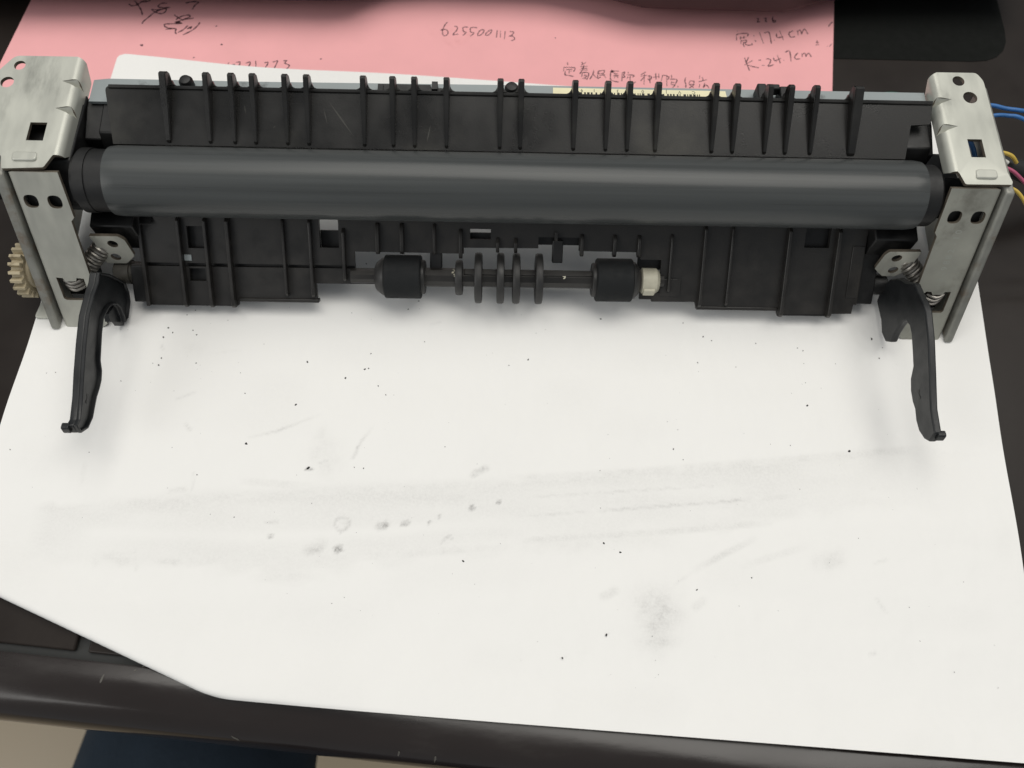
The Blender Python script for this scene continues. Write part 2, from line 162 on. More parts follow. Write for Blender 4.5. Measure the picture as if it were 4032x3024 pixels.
MAT['rail'] = material('dark_lacquer', (0.017, 0.0128, 0.0115), 0.17, var=0.14, scale=0.05, stretch=(0.35, 1, 1), bump=0.02, bump_scale=0.5,
                       stain=(0.030, 0.026, 0.023), stain_scale=0.05, stain_lo=0.56, stain_hi=0.75)
MAT['groove'] = material('groove_black', (0.010, 0.011, 0.010), 0.5)
MAT['scratch'] = material('bare_chip', (0.085, 0.08, 0.07), 0.7)
MAT['scuff'] = material('scuffed_plastic', (0.034, 0.033, 0.028), 0.6, var=.3, scale=.6)
MAT['mat'] = material('black_mat', (0.0055, 0.0062, 0.0055), 0.85, var=0.15, scale=0.3, spec=0.15)
MAT['stand'] = material('stand_plastic', (0.028, 0.0135, 0.0145), 0.55, var=0.12, scale=0.08)
MAT['floor'] = material('beige_tile', (0.56, 0.455, 0.315), 0.4, var=0.06, scale=0.004, stain=(0.48, 0.38, 0.25), stain_scale=0.006)
MAT['jeans'] = material('blue_denim', (0.034, 0.048, 0.066), 0.9, var=0.22, scale=0.02, bump=0.4, bump_scale=0.25, spec=0.1)
MAT['shoe'] = material('shoe_leather', (0.02, 0.018, 0.016), 0.5)
MAT['blue'] = material('blue_insulation', (0.035, 0.15, 0.40), 0.5, var=0.1, scale=0.3)
MAT['yellow'] = material('yellow_insulation', (0.58, 0.41, 0.07), 0.5, var=0.1, scale=0.3)
MAT['magenta'] = material('pink_insulation', (0.42, 0.08, 0.16), 0.5, var=0.1, scale=0.3)
MAT['white_wire'] = material('white_insulation', (0.60, 0.60, 0.56), 0.45)
MAT['green'] = material('green_insulation', (0.025, 0.10, 0.075), 0.5)
MAT['sleeve'] = material('black_sleeve', (0.014, 0.014, 0.014), 0.6, bump=0.05, bump_scale=1.0)

# white sheet: smudge strength is a float attribute on its own mesh
def paper_material():
    m = bpy.data.materials.new('white_paper')
    nt, N, L, P = nodes_of(m)
    at = N.new('ShaderNodeAttribute'); at.attribute_name = 'smudge'
    geo = N.new('ShaderNodeNewGeometry')
    mp = N.new('ShaderNodeMapping'); mp.inputs['Scale'].default_value = (1000, 1000, 1000)
    L.new(geo.outputs['Position'], mp.inputs['Vector'])
    n = N.new('ShaderNodeTexNoise'); n.inputs['Scale'].default_value = 1.3; n.inputs['Detail'].default_value = 8; n.inputs['Roughness'].default_value = 0.75
    L.new(mp.outputs[0], n.inputs['Vector'])
    r = N.new('ShaderNodeMapRange'); r.inputs['From Min'].default_value = 0.3; r.inputs['From Max'].default_value = 0.7
    r.inputs['To Min'].default_value = 0.25; r.inputs['To Max'].default_value = 1.7
    L.new(n.outputs['Fac'], r.inputs['Value'])
    mu = N.new('ShaderNodeMath'); mu.operation = 'MULTIPLY'; mu.use_clamp = True
    L.new(at.outputs['Fac'], mu.inputs[0]); L.new(r.outputs[0], mu.inputs[1])
    mx = N.new('ShaderNodeMix'); mx.data_type = 'RGBA'
    mx.inputs[6].default_value = (0.825, 0.820, 0.800, 1); mx.inputs[7].default_value = (0.20, 0.195, 0.19, 1)
    L.new(mu.outputs[0], mx.inputs[0]); L.new(mx.outputs[2], P.inputs['Base Color'])
    P.inputs['Roughness'].default_value = 0.75; P.inputs['Specular IOR Level'].default_value = 0.25
    n3 = N.new('ShaderNodeTexNoise'); n3.inputs['Scale'].default_value = 0.05; n3.inputs['Detail'].default_value = 3
    L.new(mp.outputs[0], n3.inputs['Vector'])
    b = N.new('ShaderNodeBump'); b.inputs['Distance'].default_value = 2.2 * MM; b.inputs['Strength'].default_value = 0.5
    L.new(n3.outputs['Fac'], b.inputs['Height']); L.new(b.outputs[0], P.inputs['Normal'])
    return m
MAT['paper'] = paper_material()

# ------------------------------------------------------------------ mesh helpers (all coordinates in mm, world space)
ORIGIN = {}

def mk(name, verts, faces, mat, parent=None, smooth=False, loc=None, bevel=0.0, seg=2, edge=None):
    """one mesh object; vertices given in world mm (or relative to loc)"""
    me = bpy.data.meshes.new(name)
    base = ORIGIN.get(parent.name, Vector((0, 0, 0))) if parent else Vector((0, 0, 0))
    off = base if loc is None else Vector((0, 0, 0))
    me.from_pydata([((v[0] - off.x) * MM, (v[1] - off.y) * MM, (v[2] - off.z) * MM) for v in verts], [], faces)
    bm = bmesh.new(); bm.from_mesh(me)
    bmesh.ops.recalc_face_normals(bm, faces=bm.faces)
    bm.to_mesh(me); bm.free()
    me.materials.append(MAT[mat] if isinstance(mat, str) else mat)
    if edge:                                  # raw cut edge of a sheet: faces from edge[0] on
        me.materials.append(MAT[edge[1]])
        for p in me.polygons[edge[0]:]: p.material_index = 1
    o = bpy.data.objects.new(name, me)
    COL.objects.link(o)
    if parent:
        o.parent = parent
    if loc is not None:
        o.location = (Vector(loc) - base) * MM
        ORIGIN[o.name] = Vector(loc)
    else:
        ORIGIN[o.name] = base
    if bevel:
        b = o.modifiers.new('bevel', 'BEVEL'); b.width = bevel * MM; b.segments = seg; b.limit_method = 'ANGLE'
        b.angle_limit = math.radians(35)
        smooth = smooth or True
    if smooth:
        shade_auto(o)
    return o

def shade_auto(o, angle=40):
    me = o.data
    me.polygons.foreach_set('use_smooth', [True] * len(me.polygons))
    bm = bmesh.new(); bm.from_mesh(me)
    lim = math.radians(angle)
    for e in bm.edges:
        e.smooth = not (len(e.link_faces) == 2 and e.calc_face_angle(0) > lim)
    bm.to_mesh(me); bm.free()

def tag(o, label, cat, group=None, kind=None):
    if label: o['label'] = label
    if cat: o['category'] = cat
    if group: o['group'] = group
    if kind: o['kind'] = kind
    return o

def empty(name, loc):
    o = bpy.data.objects.new(name, None); COL.objects.link(o)
    o.location = Vector(loc) * MM
    o.empty_display_size = 0.02
    ORIGIN[o.name] = Vector(loc)
    return o

def join(*parts):
    V, F = [], []
    for v, f in parts:
        k = len(V); V += list(v); F += [tuple(i + k for i in q) for q in f]
    return V, F

def box(x0, x1, y0, y1, z0, z1):
    v = [(x, y, z) for z in (z0, z1) for y in (y0, y1) for x in (x0, x1)]
    f = [(0, 2, 3, 1), (4, 5, 7, 6), (0, 1, 5, 4), (2, 6, 7, 3), (0, 4, 6, 2), (1, 3, 7, 5)]
    return v, f

def lathe_x(prof, cy, cz, n=48, cap=True):
    """prof: list of (x, r) ; revolve about a line parallel to X"""
    V, F = [], []
    for x, r in prof:
        for i in range(n):
            a = 2 * math.pi * i / n
            V.append((x, cy + r * math.cos(a), cz + r * math.sin(a)))
    m = len(prof)
    for k in range(m - 1):
        for i in range(n):
            j = (i + 1) % n
            F.append((k * n + i, k * n + j, (k + 1) * n + j, (k + 1) * n + i))
    if cap:
        F.append(tuple(range(n))[::-1]); F.append(tuple((m - 1) * n + i for i in range(n)))
    return V, F

def lathe_z(prof, cx, cy, n=24):
    V, F = [], []
    for z, r in prof:
        for i in range(n):
            a = 2 * math.pi * i / n
            V.append((cx + r * math.cos(a), cy + r * math.sin(a), z))
    m = len(prof)
    for k in range(m - 1):
        for i in range(n):
            j = (i + 1) % n
            F.append((k * n + i, k * n + j, (k + 1) * n + j, (k + 1) * n + i))
    F.append(tuple(range(n))[::-1]); F.append(tuple((m - 1) * n + i for i in range(n)))
    return V, F

def prism_x(yz, x0, x1):
    n = len(yz)
    V = [(x0, y, z) for y, z in yz] + [(x1, y, z) for y, z in yz]
    F = [tuple(range(n)), tuple(range(2 * n - 1, n - 1, -1))]
    F += [(i, (i + 1) % n, n + (i + 1) % n, n + i) for i in range(n)]
    return V, F

def prism_z(xy, z0, z1):
    n = len(xy)
    V = [(x, y, z0) for x, y in xy] + [(x, y, z1) for x, y in xy]
    F = [tuple(range(n)), tuple(range(2 * n - 1, n - 1, -1))]
    F += [(i, (i + 1) % n, n + (i + 1) % n, n + i) for i in range(n)]
    return V, F

def smooth_path(pts, k=6):
    """Catmull-Rom through the points"""
    P = [Vector(p) for p in pts]
    if len(P) < 3: return P
    out = []
    for i in range(len(P) - 1):
        p0 = P[max(i - 1, 0)]; p1 = P[i]; p2 = P[i + 1]; p3 = P[min(i + 2, len(P) - 1)]
        for j in range(k):
            t = j / k
            out.append(0.5 * ((2 * p1) + (p2 - p0) * t + (2 * p0 - 5 * p1 + 4 * p2 - p3) * t * t + (3 * p1 - p0 - 3 * p2 + p3) * t ** 3))
    out.append(P[-1])
    return out

def tube(path, rad, n=10):
    P = [Vector(p) for p in path]
    V, F = [], []
    t = (P[1] - P[0]).normalized()
    nrm = t.orthogonal().normalized()
    for i, p in enumerate(P):
        t2 = (P[min(i + 1, len(P) - 1)] - P[max(i - 1, 0)]).normalized()
        q = t.rotation_difference(t2); nrm = q @ nrm; t = t2
        b = t.cross(nrm)
        for j in range(n):
            a = 2 * math.pi * j / n
            V.append(tuple(p + rad * (math.cos(a) * nrm + math.sin(a) * b)))
    for i in range(len(P) - 1):
        for j in range(n):
            k = (j + 1) % n
            F.append((i * n + j, i * n + k, (i + 1) * n + k, (i + 1) * n + j))
    F.append(tuple(range(n))[::-1]); F.append(tuple((len(P) - 1) * n + j for j in range(n)))
    return V, F

def circle2(cx, cy, r, n=20, sq=2.0):
    out = []
    for i in range(n):
        a = 2 * math.pi * i / n
        c, s = math.cos(a), math.sin(a)
        d = (abs(c) ** sq + abs(s) ** sq) ** (1 / sq)
        out.append((cx + r * c / d, cy + r * s / d))
    return out

def sheet2d(outline, holes=(), cuts=()):
    """filled polygon with holes in a plane, then cut along lines (axis, value) -> (verts2d, faces)"""
    bm = bmesh.new()
    for loop in [outline, *holes]:
        vs = [bm.verts.new((p[0], p[1], 0)) for p in loop]
        for i in range(len(vs)):
            bm.edges.new((vs[i], vs[(i + 1) % len(vs)]))
    bmesh.ops.triangle_fill(bm, use_beauty=True, use_dissolve=False, edges=bm.edges[:], normal=(0, 0, 1))
    for ax, val in cuts:
        co = Vector((val, 0, 0)) if ax == 0 else Vector((0, val, 0))
        no = Vector((1, 0, 0)) if ax == 0 else Vector((0, 1, 0))
        bmesh.ops.bisect_plane(bm, geom=bm.verts[:] + bm.edges[:] + bm.faces[:], dist=1e-6, plane_co=co, plane_no=no)
    bm.verts.ensure_lookup_table()
    bm.verts.index_update()
    V = [tuple(v.co[:2]) for v in bm.verts]
    F = [tuple(v.index for v in f.verts) for f in bm.faces]
    bm.free()
    return V, F

def solid_sheet(V2, F, fn, nfn, th):
    """thicken a mapped 2-D sheet: fn(p)->surface point (Vector), nfn(p)->unit normal; back side th below"""
    top = [Vector(fn(p)) for p in V2]
    bot = [t - Vector(nfn(p)) * th for t, p in zip(top, V2)]
    n = len(V2)
    cnt = {}
    for f in F:
        for i in range(len(f)):
            a, b = f[i], f[(i + 1) % len(f)]
            k = (min(a, b), max(a, b)); cnt.setdefault(k, []).append((a, b))
    faces = [tuple(f) for f in F] + [tuple(i + n for i in reversed(f)) for f in F]
    for k, l in cnt.items():
        if len(l) == 1:
            a, b = l[0]
            faces.append((b, a, a + n, b + n))
    return [tuple(v) for v in top + bot], faces

def helix(p0, p1, rad, turns, wire, hook=True, per=14):
    p0, p1 = Vector(p0), Vector(p1)
    ax = (p1 - p0); L = ax.length; ax.normalize()
    u = ax.orthogonal().normalized(); w = ax.cross(u)
    pts = []
    N = int(turns * per)
    for i in range(N + 1):
        a = 2 * math.pi * i / per
        pts.append(p0 + ax * (L * i / N) + rad * (math.cos(a) * u + math.sin(a) * w))
    return tube(pts, wire, 6)

# ------------------------------------------------------------------ floor, desk
floor = mk('floor', *box(-2500, 2500, -2500, 2500, -760, -750), 'floor')
tag(floor, 'beige floor below the desk edge', 'floor', kind='structure')

da = math.radians(-5.5)
DU = Vector((math.cos(da), math.sin(da), 0)); DV = Vector((-math.sin(da), math.cos(da), 0)); DO = Vector((-110, 11, 0))
def desk_pt(u, v, z): return tuple(DO + DU * u + DV * v + Vector((0, 0, z)))
def desk_map(vf): return [desk_pt(*p) for p in vf[0]], vf[1]
desk = mk('desk', *desk_map(box(-700, 1000, -8, 700, -30, -1.6)), 'groove')
tag(desk, 'dark brown desk top with a narrow groove along its rounded front edge', 'desk', kind='structure')
mk('panel', *desk_map(box(-700, -2.2, 1.0, 700, -1.6, 0)), 'desk', desk, bevel=0.5)
mk('panel', *desk_map(box(1.4, 1000, 1.0, 700, -1.6, 0)), 'desk', desk, bevel=0.5)
# rounded front rail
prof = [(-1.0, -0.2), (-1.5, 0.0), (-9.0, 0.0)]
for i in range(1, 13):
    a = i / 12 * math.pi * 0.95
    prof.append((-9.0 - 9.4 * math.sin(a), -9.4 + 9.4 * math.cos(a)))
prof += [(-8.2, -24.0), (-1.0, -24.0)]
us = [-700 + 20 * i for i in range(86)]
V, F = [], []
for u in us:
    for v, z in prof: V.append(desk_pt(u, v, z))
n = len(prof)
for i in range(len(us) - 1):
    for j in range(n):
        F.append((i * n + j, i * n + (j + 1) % n, (i + 1) * n + (j + 1) % n, (i + 1) * n + j))
F += [tuple(range(n)), tuple((len(us) - 1) * n + j for j in range(n))]
rail = mk('front_rail', V, F, 'rail', desk, smooth=True)
random.seed(4)
V, F = [], []
for (x, y, l, w, a) in [(-103.5, 5.0, 4.2, 0.8, 80), (-67.5, -9.2, 2.6, 0.8, -30), (-24, -12.6, 1.6, .6, 70), (-14.5, -14.0, 1.9, .6, 85),
                        (-95, 7.5, .8, .5, 0), (-93, 8.4, .6, .4, 40)]:
    c, s = math.cos(math.radians(a)), math.sin(math.radians(a))
    # sits on the rail surface
    d = Vector((x, y, 0)) - DO; v = d.dot(DV)
    def zsurf(vv): return 0.03 if vv > -9 else -9.4 + math.sqrt(max(0.01, 9.4 ** 2 - (vv + 9) ** 2)) + 0.03
    ring = []
    for i in range(7):
        t = 2 * math.pi * i / 7
        rr = random.uniform(.35, 1.25)
        px, py = x + (c * l / 2 * math.cos(t) - s * w / 2 * math.sin(t)) * rr, y + (s * l / 2 * math.cos(t) + c * w / 2 * math.sin(t)) * rr
        vv = (Vector((px, py, 0)) - DO).dot(DV)
        ring.append((px, py, zsurf(vv)))
    k = len(V); V += ring; F.append(tuple(range(k, k + 7)))
tag(mk('chipped_spots', V, F, 'scratch', desk), None, None, kind='stuff')

# ------------------------------------------------------------------ sheets of paper
def rounded(poly, r, k=5):
    out = []
    n = len(poly)
    for i in range(n):
        p, a, b = Vector((*poly[i], 0)), Vector((*poly[i - 1], 0)), Vector((*poly[(i + 1) % n], 0))
        rr = r[i] if isinstance(r, (list, tuple)) else r
        if rr <= 0: out.append((p.x, p.y)); continue
        da_, db_ = (a - p).normalized(), (b - p).normalized()
        for j in range(k + 1):
            t = j / k
            q = (1 - t) ** 2 * (p + da_ * rr) + 2 * t * (1 - t) * p + t * t * (p + db_ * rr)
            out.append((q.x, q.y))
    return out

mat_obj = mk('desk_mat', *prism_z(rounded([(40, 219.5), (187.5, 219.5), (190, 420), (40, 420)], [2, 15, 5, 5]), 0.03, 0.20), 'mat')
tag(mat_obj, 'black rounded desk mat lying beneath the pink sheet', 'desk mat')

pink = mk('pink_paper_sheet', *prism_z([(-179.8, 186), (109.5, 143), (133.2, 299), (-155.0, 344)], 0.25, 0.36), 'pink')
tag(pink, 'pink sheet of paper with handwritten notes behind the fuser unit', 'paper')

def stroke_mesh(strokes, w, z):
    V, F = [], []
    for s in strokes:
        pts = smooth_path([(x, y, z) for x, y in s], 4)
        if len(pts) < 2: continue
        k = len(V)
        for i, p in enumerate(pts):
            d = (pts[min(i + 1, len(pts) - 1)] - pts[max(i - 1, 0)])
            d = d.normalized() if d.length > 1e-6 else Vector((1, 0, 0))
            nn = Vector((-d.y, d.x, 0))
            ww = w * (0.42 + 0.16 * math.sin(i * 1.7 + k)) * (0.75 if i in (0, len(pts) - 1) else 1)
            V.append(tuple(p + nn * ww)); V.append(tuple(p - nn * ww))
        for i in range(len(pts) - 1):
            F.append((k + 2 * i, k + 2 * i + 1, k + 2 * i + 3, k + 2 * i + 2))
    return V, F
for key, w in (('signature', 0.55), ('covered_number', 0.5), ('number', 0.42), ('note', 0.42), ('measure', 0.45)):
    mk('handwritten_' + key, *stroke_mesh(INK[key], w, 0.385), 'ink', pink)
V, F = [], []
random.seed(8)
for x, y, r in [(-128.3, 218.5, .55), (-100, 219.6, .4), (-109, 213.5, .35), (40.2, 211.2, .7), (-64, 214, .3), (-103, 228, .3), (20, 226, .25)]:
    k = len(V)
    for i in range(7):
        a = 2 * math.pi * i / 7; q = r * random.uniform(.6, 1.2)
        V.append((x + q * 1.3 * math.cos(a), y + q * math.sin(a), 0.385))
    F.append(tuple(range(k, k + 7)))
tag(mk('ink_spots', V, F, 'ink', pink), None, None, kind='stuff')

# white sheet: A4, turned 3.8 degrees, near left corner tucked under along a soft crease
pa = math.radians(-3.81)
PC = np.array([5.44, 100.16]); PU = np.array([math.cos(pa), math.sin(pa)]); PV = np.array([-math.sin(pa), math.cos(pa)])
STEP = 0.7
nu, nv = int(297 / STEP) + 1, int(210 / STEP) + 1
uu = np.linspace(-148.5, 148.5, nu); vv = np.linspace(-105, 105, nv)
GU, GV = np.meshgrid(uu, vv)
GV = GV - 1.7 * np.exp(-((GU + 98) / 34) ** 2) * np.clip((GV - 70) / 35, 0, 1)      # slightly bowed back edge
# rounded back corners of the sheet
rc = 3.0
for su in (-1, 1):
    cu, cv = su * (148.5 - rc), 105 - rc
    du, dv = (GU - cu) * su, GV - cv
    msk = (du > 0) & (dv > 0)
    rr = np.sqrt(du ** 2 + dv ** 2) + 1e-9
    mx = np.maximum(du, dv)
    GU = np.where(msk, cu + su * du * mx / rr, GU); GV = np.where(msk, cv + dv * mx / rr, GV)
XY = PC + GU[..., None] * PU + GV[..., None] * PV
# smudges
def vnoise(x, y, seed):
    rng = np.random.RandomState(seed); g = rng.rand(256, 256)
    xi, yi = np.floor(x).astype(int), np.floor(y).astype(int); fx, fy = x - xi, y - yi
    fx, fy = fx * fx * (3 - 2 * fx), fy * fy * (3 - 2 * fy)
    s = lambda a, b: g[a % 256, b % 256]
    return (s(xi, yi) * (1 - fx) + s(xi + 1, yi) * fx) * (1 - fy) + (s(xi, yi + 1) * (1 - fx) + s(xi + 1, yi + 1) * fx) * fy
X, Y = XY[..., 0], XY[..., 1]
sm = np.zeros_like(X)
n1 = vnoise(X / 6, Y / 6, 1); n2 = vnoise(X / 2.2, Y / 2.2, 2); n3 = vnoise(X / 1.1, Y / 1.1, 3)
WX, WY = X + (n1 - .5) * 2.5, Y + (n2 - .5) * 1.2
for pts, w, s in SMUDGES:
    best = np.full_like(X, 1e9)
    thin = w < 1.0
    QX, QY = (X + (n3 - .5) * .5, Y) if w < 2.4 else (WX, WY)
    for a, b in zip(pts[:-1], pts[1:]):
        d = np.array(b) - np.array(a); L2 = max(d @ d, 1e-6)
        t = np.clip(((QX - a[0]) * d[0] + (QY - a[1]) * d[1]) / L2, 0, 1)
        best = np.minimum(best, np.hypot(QX - a[0] - t * d[0], QY - a[1] - t * d[1]))
    hw = max(w * 0.6, 0.45)
    m = 0.7 * np.exp(-(best / hw) ** 2 * 1.4) if (thin and len(pts) == 2 and np.hypot(*(np.array(pts[0]) - np.array(pts[1]))) > 2) else np.exp(-(best / hw) ** 4) if w < 2.4 else np.exp(-(best / (hw * 1.15)) ** 2)
    # strokes fade out towards both ends
    if np.hypot(*(np.array(pts[0]) - np.array(pts[-1]))) > 6:
        for e_ in (pts[0], pts[-1]):
            m = m * np.clip(0.25 + np.hypot(X - e_[0], Y - e_[1]) / 9.0, 0, 1)
    sm = np.maximum(sm, 0.95 * s * m * (0.55 + 0.9 * n2 * (0.5 + n3 * 0.9)))
def curve_y(pts): 
    px = np.array([p[0] for p in pts]); py = np.array([p[1] for p in pts]); o_ = np.argsort(px)
    return np.interp(X + (n1 - .5) * 4, px[o_], py[o_])
up_, lo_ = curve_y(BAND_TOP) + (n2 - .5) * 1.5, curve_y(BAND_LOW) + (n1 - .5) * 5
inside = np.clip((up_ - Y) / 1.2, 0, 1) * np.clip((Y - lo_) / 3.0, 0, 1) * np.clip((X + 131) / 6, 0, 1) * np.clip((150 - X) / 60, 0, 1)
edge_ = np.exp(-np.clip(up_ - Y, 0, None) / 3.5)
clean = np.exp(-((Y - curve_y(BAND_CLEAN)) / 1.9) ** 2) * np.clip((X + 118) / 6, 0, 1) * np.clip((20 - X) / 40, 0, 1)
sm = np.maximum(sm, inside * (0.050 + 0.055 * edge_) * (0.45 + 1.1 * vnoise(X / 16, Y / 3.2, 9)) * (1 - .95 * clean))
sm += 0.035 * np.clip(vnoise(X / 22, Y / 11, 5) - .55, 0, 1) * 2
sm = np.clip(sm, 0, 1)
def wave(x, y):
    k = np.clip((104 - y) / 30, 0, 1)
    k = k * k * (3 - 2 * k)
    return k * (0.42 * (1 + np.sin(x / 19.0 + y / 26.0)) + 0.30 * (1 + np.sin(x / 41.0 - y / 13.0 + 1.3)) + 0.22 * (1 + np.sin(y / 8.5 + x / 60.0)))
# crease
fa, fb = np.array(FOLD[0]), np.array(FOLD[1])
fd = (fb - fa) / np.linalg.norm(fb - fa); fn_ = np.array([-fd[1], fd[0]])     # fn_ points towards the sheet's middle
sd = (X - fa[0]) * fn_[0] + (Y - fa[1]) * fn_[1] - 1.3
alg = (X - fa[0]) * fd[0] + (Y - fa[1]) * fd[1]; LF = np.linalg.norm(fb - fa)
ax_ = np.clip(alg - (LF - 2), 0, None)
sd = sd - np.where(ax_ < 12, 0.0130 * ax_ ** 2, 0.0130 * 12 ** 2 + 0.312 * (ax_ - 12))
RB = 1.7
Zp = 0.46 + wave(X, Y) * np.clip((sd - 12) / 20, 0, 1)
Zp = Zp + np.where(sd > 0, 3.1 * np.exp(-(sd / 14.0) ** 2), 0)
al = np.clip(-sd / RB, 0, math.pi)
curl = sd < 0
over = np.clip(-sd - math.pi * RB, 0, None)
sx = np.where(curl, -RB * np.sin(al) + over, 0)
X2 = np.where(curl, X - sd * fn_[0] + sx * fn_[0], X)
Y2 = np.where(curl, Y - sd * fn_[1] + sx * fn_[1], Y)
Z2 = np.where(curl, 0.46 + 3.1 - RB * (1 - np.cos(al)), Zp)
Z2 = np.where(curl & (over > 0), np.maximum(0.16, 0.46 + 3.1 - 2 * RB - over * 0.02), Z2)
verts = np.stack([X2, Y2, Z2], -1).reshape(-1, 3) * MM
idx = np.arange(nu * nv).reshape(nv, nu)
quads = np.stack([idx[:-1, :-1], idx[:-1, 1:], idx[1:, 1:], idx[1:, :-1]], -1).reshape(-1, 4)
me = bpy.data.meshes.new('white_paper_sheet')
me.vertices.add(len(verts)); me.vertices.foreach_set('co', verts.ravel())
me.loops.add(quads.size); me.loops.foreach_set('vertex_index', quads.ravel())
me.polygons.add(len(quads)); me.polygons.foreach_set('loop_start', np.arange(0, quads.size, 4))
me.polygons.foreach_set('use_smooth', np.ones(len(quads), dtype=bool))
me.update(calc_edges=True); me.validate()
at = me.attributes.new('smudge', 'FLOAT', 'POINT'); at.data.foreach_set('value', sm.ravel().astype(np.float32))
me.materials.append(MAT['paper'])
white = bpy.data.objects.new('white_paper_sheet', me); COL.objects.link(white)
ORIGIN[white.name] = Vector((0, 0, 0))
tag(white, 'smudged white sheet of paper under the fuser with one corner folded under', 'paper')
# toner crumbs lying on the sheet
random.seed(21)
V, F = [], []
crumbs = list(SPECKS)
for i in range(150):
    u, v = random.uniform(-140, 140), random.uniform(-95, 20)
    p = PC + u * PU + v * PV
    if (p[0] - fa[0]) * fn_[0] + (p[1] - fa[1]) * fn_[1] < 14: continue
    crumbs.append((p[0], p[1], random.choice([.05, .06, .07, .08, .11])))
for x, y, r in crumbs:
    k = len(V); m = 6
    st, ang = random.uniform(1, 1.7), random.uniform(0, 3.14)
    zc = 0.48 + float(wave(x, y)) * min(1, max(0, ((x - fa[0]) * fn_[0] + (y - fa[1]) * fn_[1] - 12) / 20))
    for i in range(m):
        a = 2 * math.pi * i / m; q = r * random.uniform(.6, 1.15)
        cx, cy = q * st * math.cos(a), q * math.sin(a)
        V.append((x + cx * math.cos(ang) - cy * math.sin(ang), y + cx * math.sin(ang) + cy * math.cos(ang), zc))
    V.append((x, y, zc + min(r * .5, .25)))
    for i in range(m): F.append((k + i, k + (i + 1) % m, k + m))
tag(mk('toner_crumbs', V, F, 'toner', white), None, None, kind='stuff')

# ------------------------------------------------------------------ the fuser unit
fuser = empty('fuser_unit', (3.5, 130, 0.5))
tag(fuser, 'printer fuser unit with grey film roller, black ribbed guides and steel end brackets', 'printer part')
SG = (-1, 1)

# film sleeve
FY, FZ, FR = 137.5, 34.6, 9.75
V, F = [], []
NS, NX = 96, 120
rng = np.random.RandomState(3); wob = rng.rand(NX + 1, 3)
for i in range(NX + 1):
    x = -108.6 + (120.1 + 108.6) * i / NX
    e = min(i, NX - i)
    for j in range(NS):
        a = 2 * math.pi * j / NS
        r = FR + 0.035 * math.sin(x * .055 + 2.1 * a) + 0.03 * math.sin(x * .021 - 3 * a + 1) + (-0.25 if e == 0 else 0)
        V.append((x, FY + r * math.cos(a), FZ + r * math.sin(a)))
for i in range(NX):
    for j in range(NS):
        k = (j + 1) % NS
        F.append((i * NS + j, i * NS + k, (i + 1) * NS + k, (i + 1) * NS + j))
film = mk('film_sleeve', V, F, 'film', fuser, smooth=True)
film['label'] = 'long slate grey film roller'

for sg, x0 in ((-1, -108.5), (1, 120.0)):
    pr = [(0, 8.7), (4.2, 8.7), (5.0, 8.0)] if sg > 0 else [(0, 8.7), (5.2, 8.7), (5.3, 9.0), (8.2, 9.0), (8.3, 7.6), (9.6, 7.6)]
    cap = mk('end_cap', *lathe_x([(x0 + sg * a, r) for a, r in pr], FY, FZ, 48), 'black', fuser, smooth=True)
    xa, xb = sorted((x0 + sg * 5.0, x0 - sg * 6.0))
    # dark holder under and behind the cap
    mk('cap_holder', *prism_x([(131, 22), (136, 20), (146, 22), (156, 30), (161, 41), (150, 40), (147.9, 36), (147.6, 30), (144, 24), (136, 23)], xa, xb), 'black', fuser, bevel=0.4)
    xa, xb = (-134.0, -118.3) if sg < 0 else (125.2, 136.0)
    mk('end_block', *prism_x([(139, 42.0), (131, 33), (137, 20), (152, 18), (158, 28), (162, 41.0)] if sg < 0 else [(139, 41.5), (131, 33), (137, 24), (152, 24), (156, 30), (143, 33), (141, 38)], xa, xb), 'black', fuser, bevel=0.5)

for xa, xb in ((-118.2, -109.6), (117.6, 126.4)):
    mk('side_filler', *prism_x([(149, 38), (158, 40.4), (161.6, 40.6), (161.6, 20), (149, 20)], xa, xb), 'black', fuser, bevel=.4)

# ---- end brackets: bent sheet, flange on the inner side
def bracket(side, X0, outline, holes, pill):
    r = 2.0; ZT = 46.0
    def fn(p):
        s, y = p
        if s >= 0: x, z = s, ZT
        elif s > -math.pi * r / 2:
            a = -s / r; x, z = -r * math.sin(a), ZT - r * (1 - math.cos(a))
        else: x, z = -r, ZT - r + (s + math.pi * r / 2)
        if y < 137.2 and s > -1: z -= (137.2 - y) * 0.30
        return Vector((X0 + side * x, y, z))
    def nf(p):
        s, y = p
        a = min(max(-s / r, 0), math.pi / 2)
        n = Vector((-side * math.sin(a), 0, math.cos(a)))
        return n
    gus = []
    for gy in (162.0, 152.6):
        gus.append([(2.6, gy + .6), (-1.4, gy + 1.5), (-4.7, gy - .3), (-1.4, gy - 1.1)])
    V2, F = sheet2d(outline, list(holes) + gus, [(0, -math.pi * r / 2 * k / 6) for k in range(7)] + [(1, 137.2)])
    b = mk('end_bracket', *solid_sheet(V2, F, fn, nf, 1.0), 'steel', fuser, smooth=True, edge=(2 * len(F), 'cut'))
    for q in gus:
        P_ = [fn(p) for p in q]
        mid = (P_[0] + P_[2]) / 2 + Vector((0, -0.3, 0))
        V = [tuple(v) for v in P_] + [tuple(mid)]
        mk('gusset', V, [(0, 1, 4), (1, 2, 4), (2, 3, 4), (3, 0, 4)], 'steel', b)
    x0, x1, y0, y1 = pill
    mk('locking_tab', *prism_z(rounded([(x0, y0), (x1, y0), (x1, y1), (x0, y1)], 1.0, 4), 44.6, 46.3), 'steel', b, bevel=0.35)
    return b
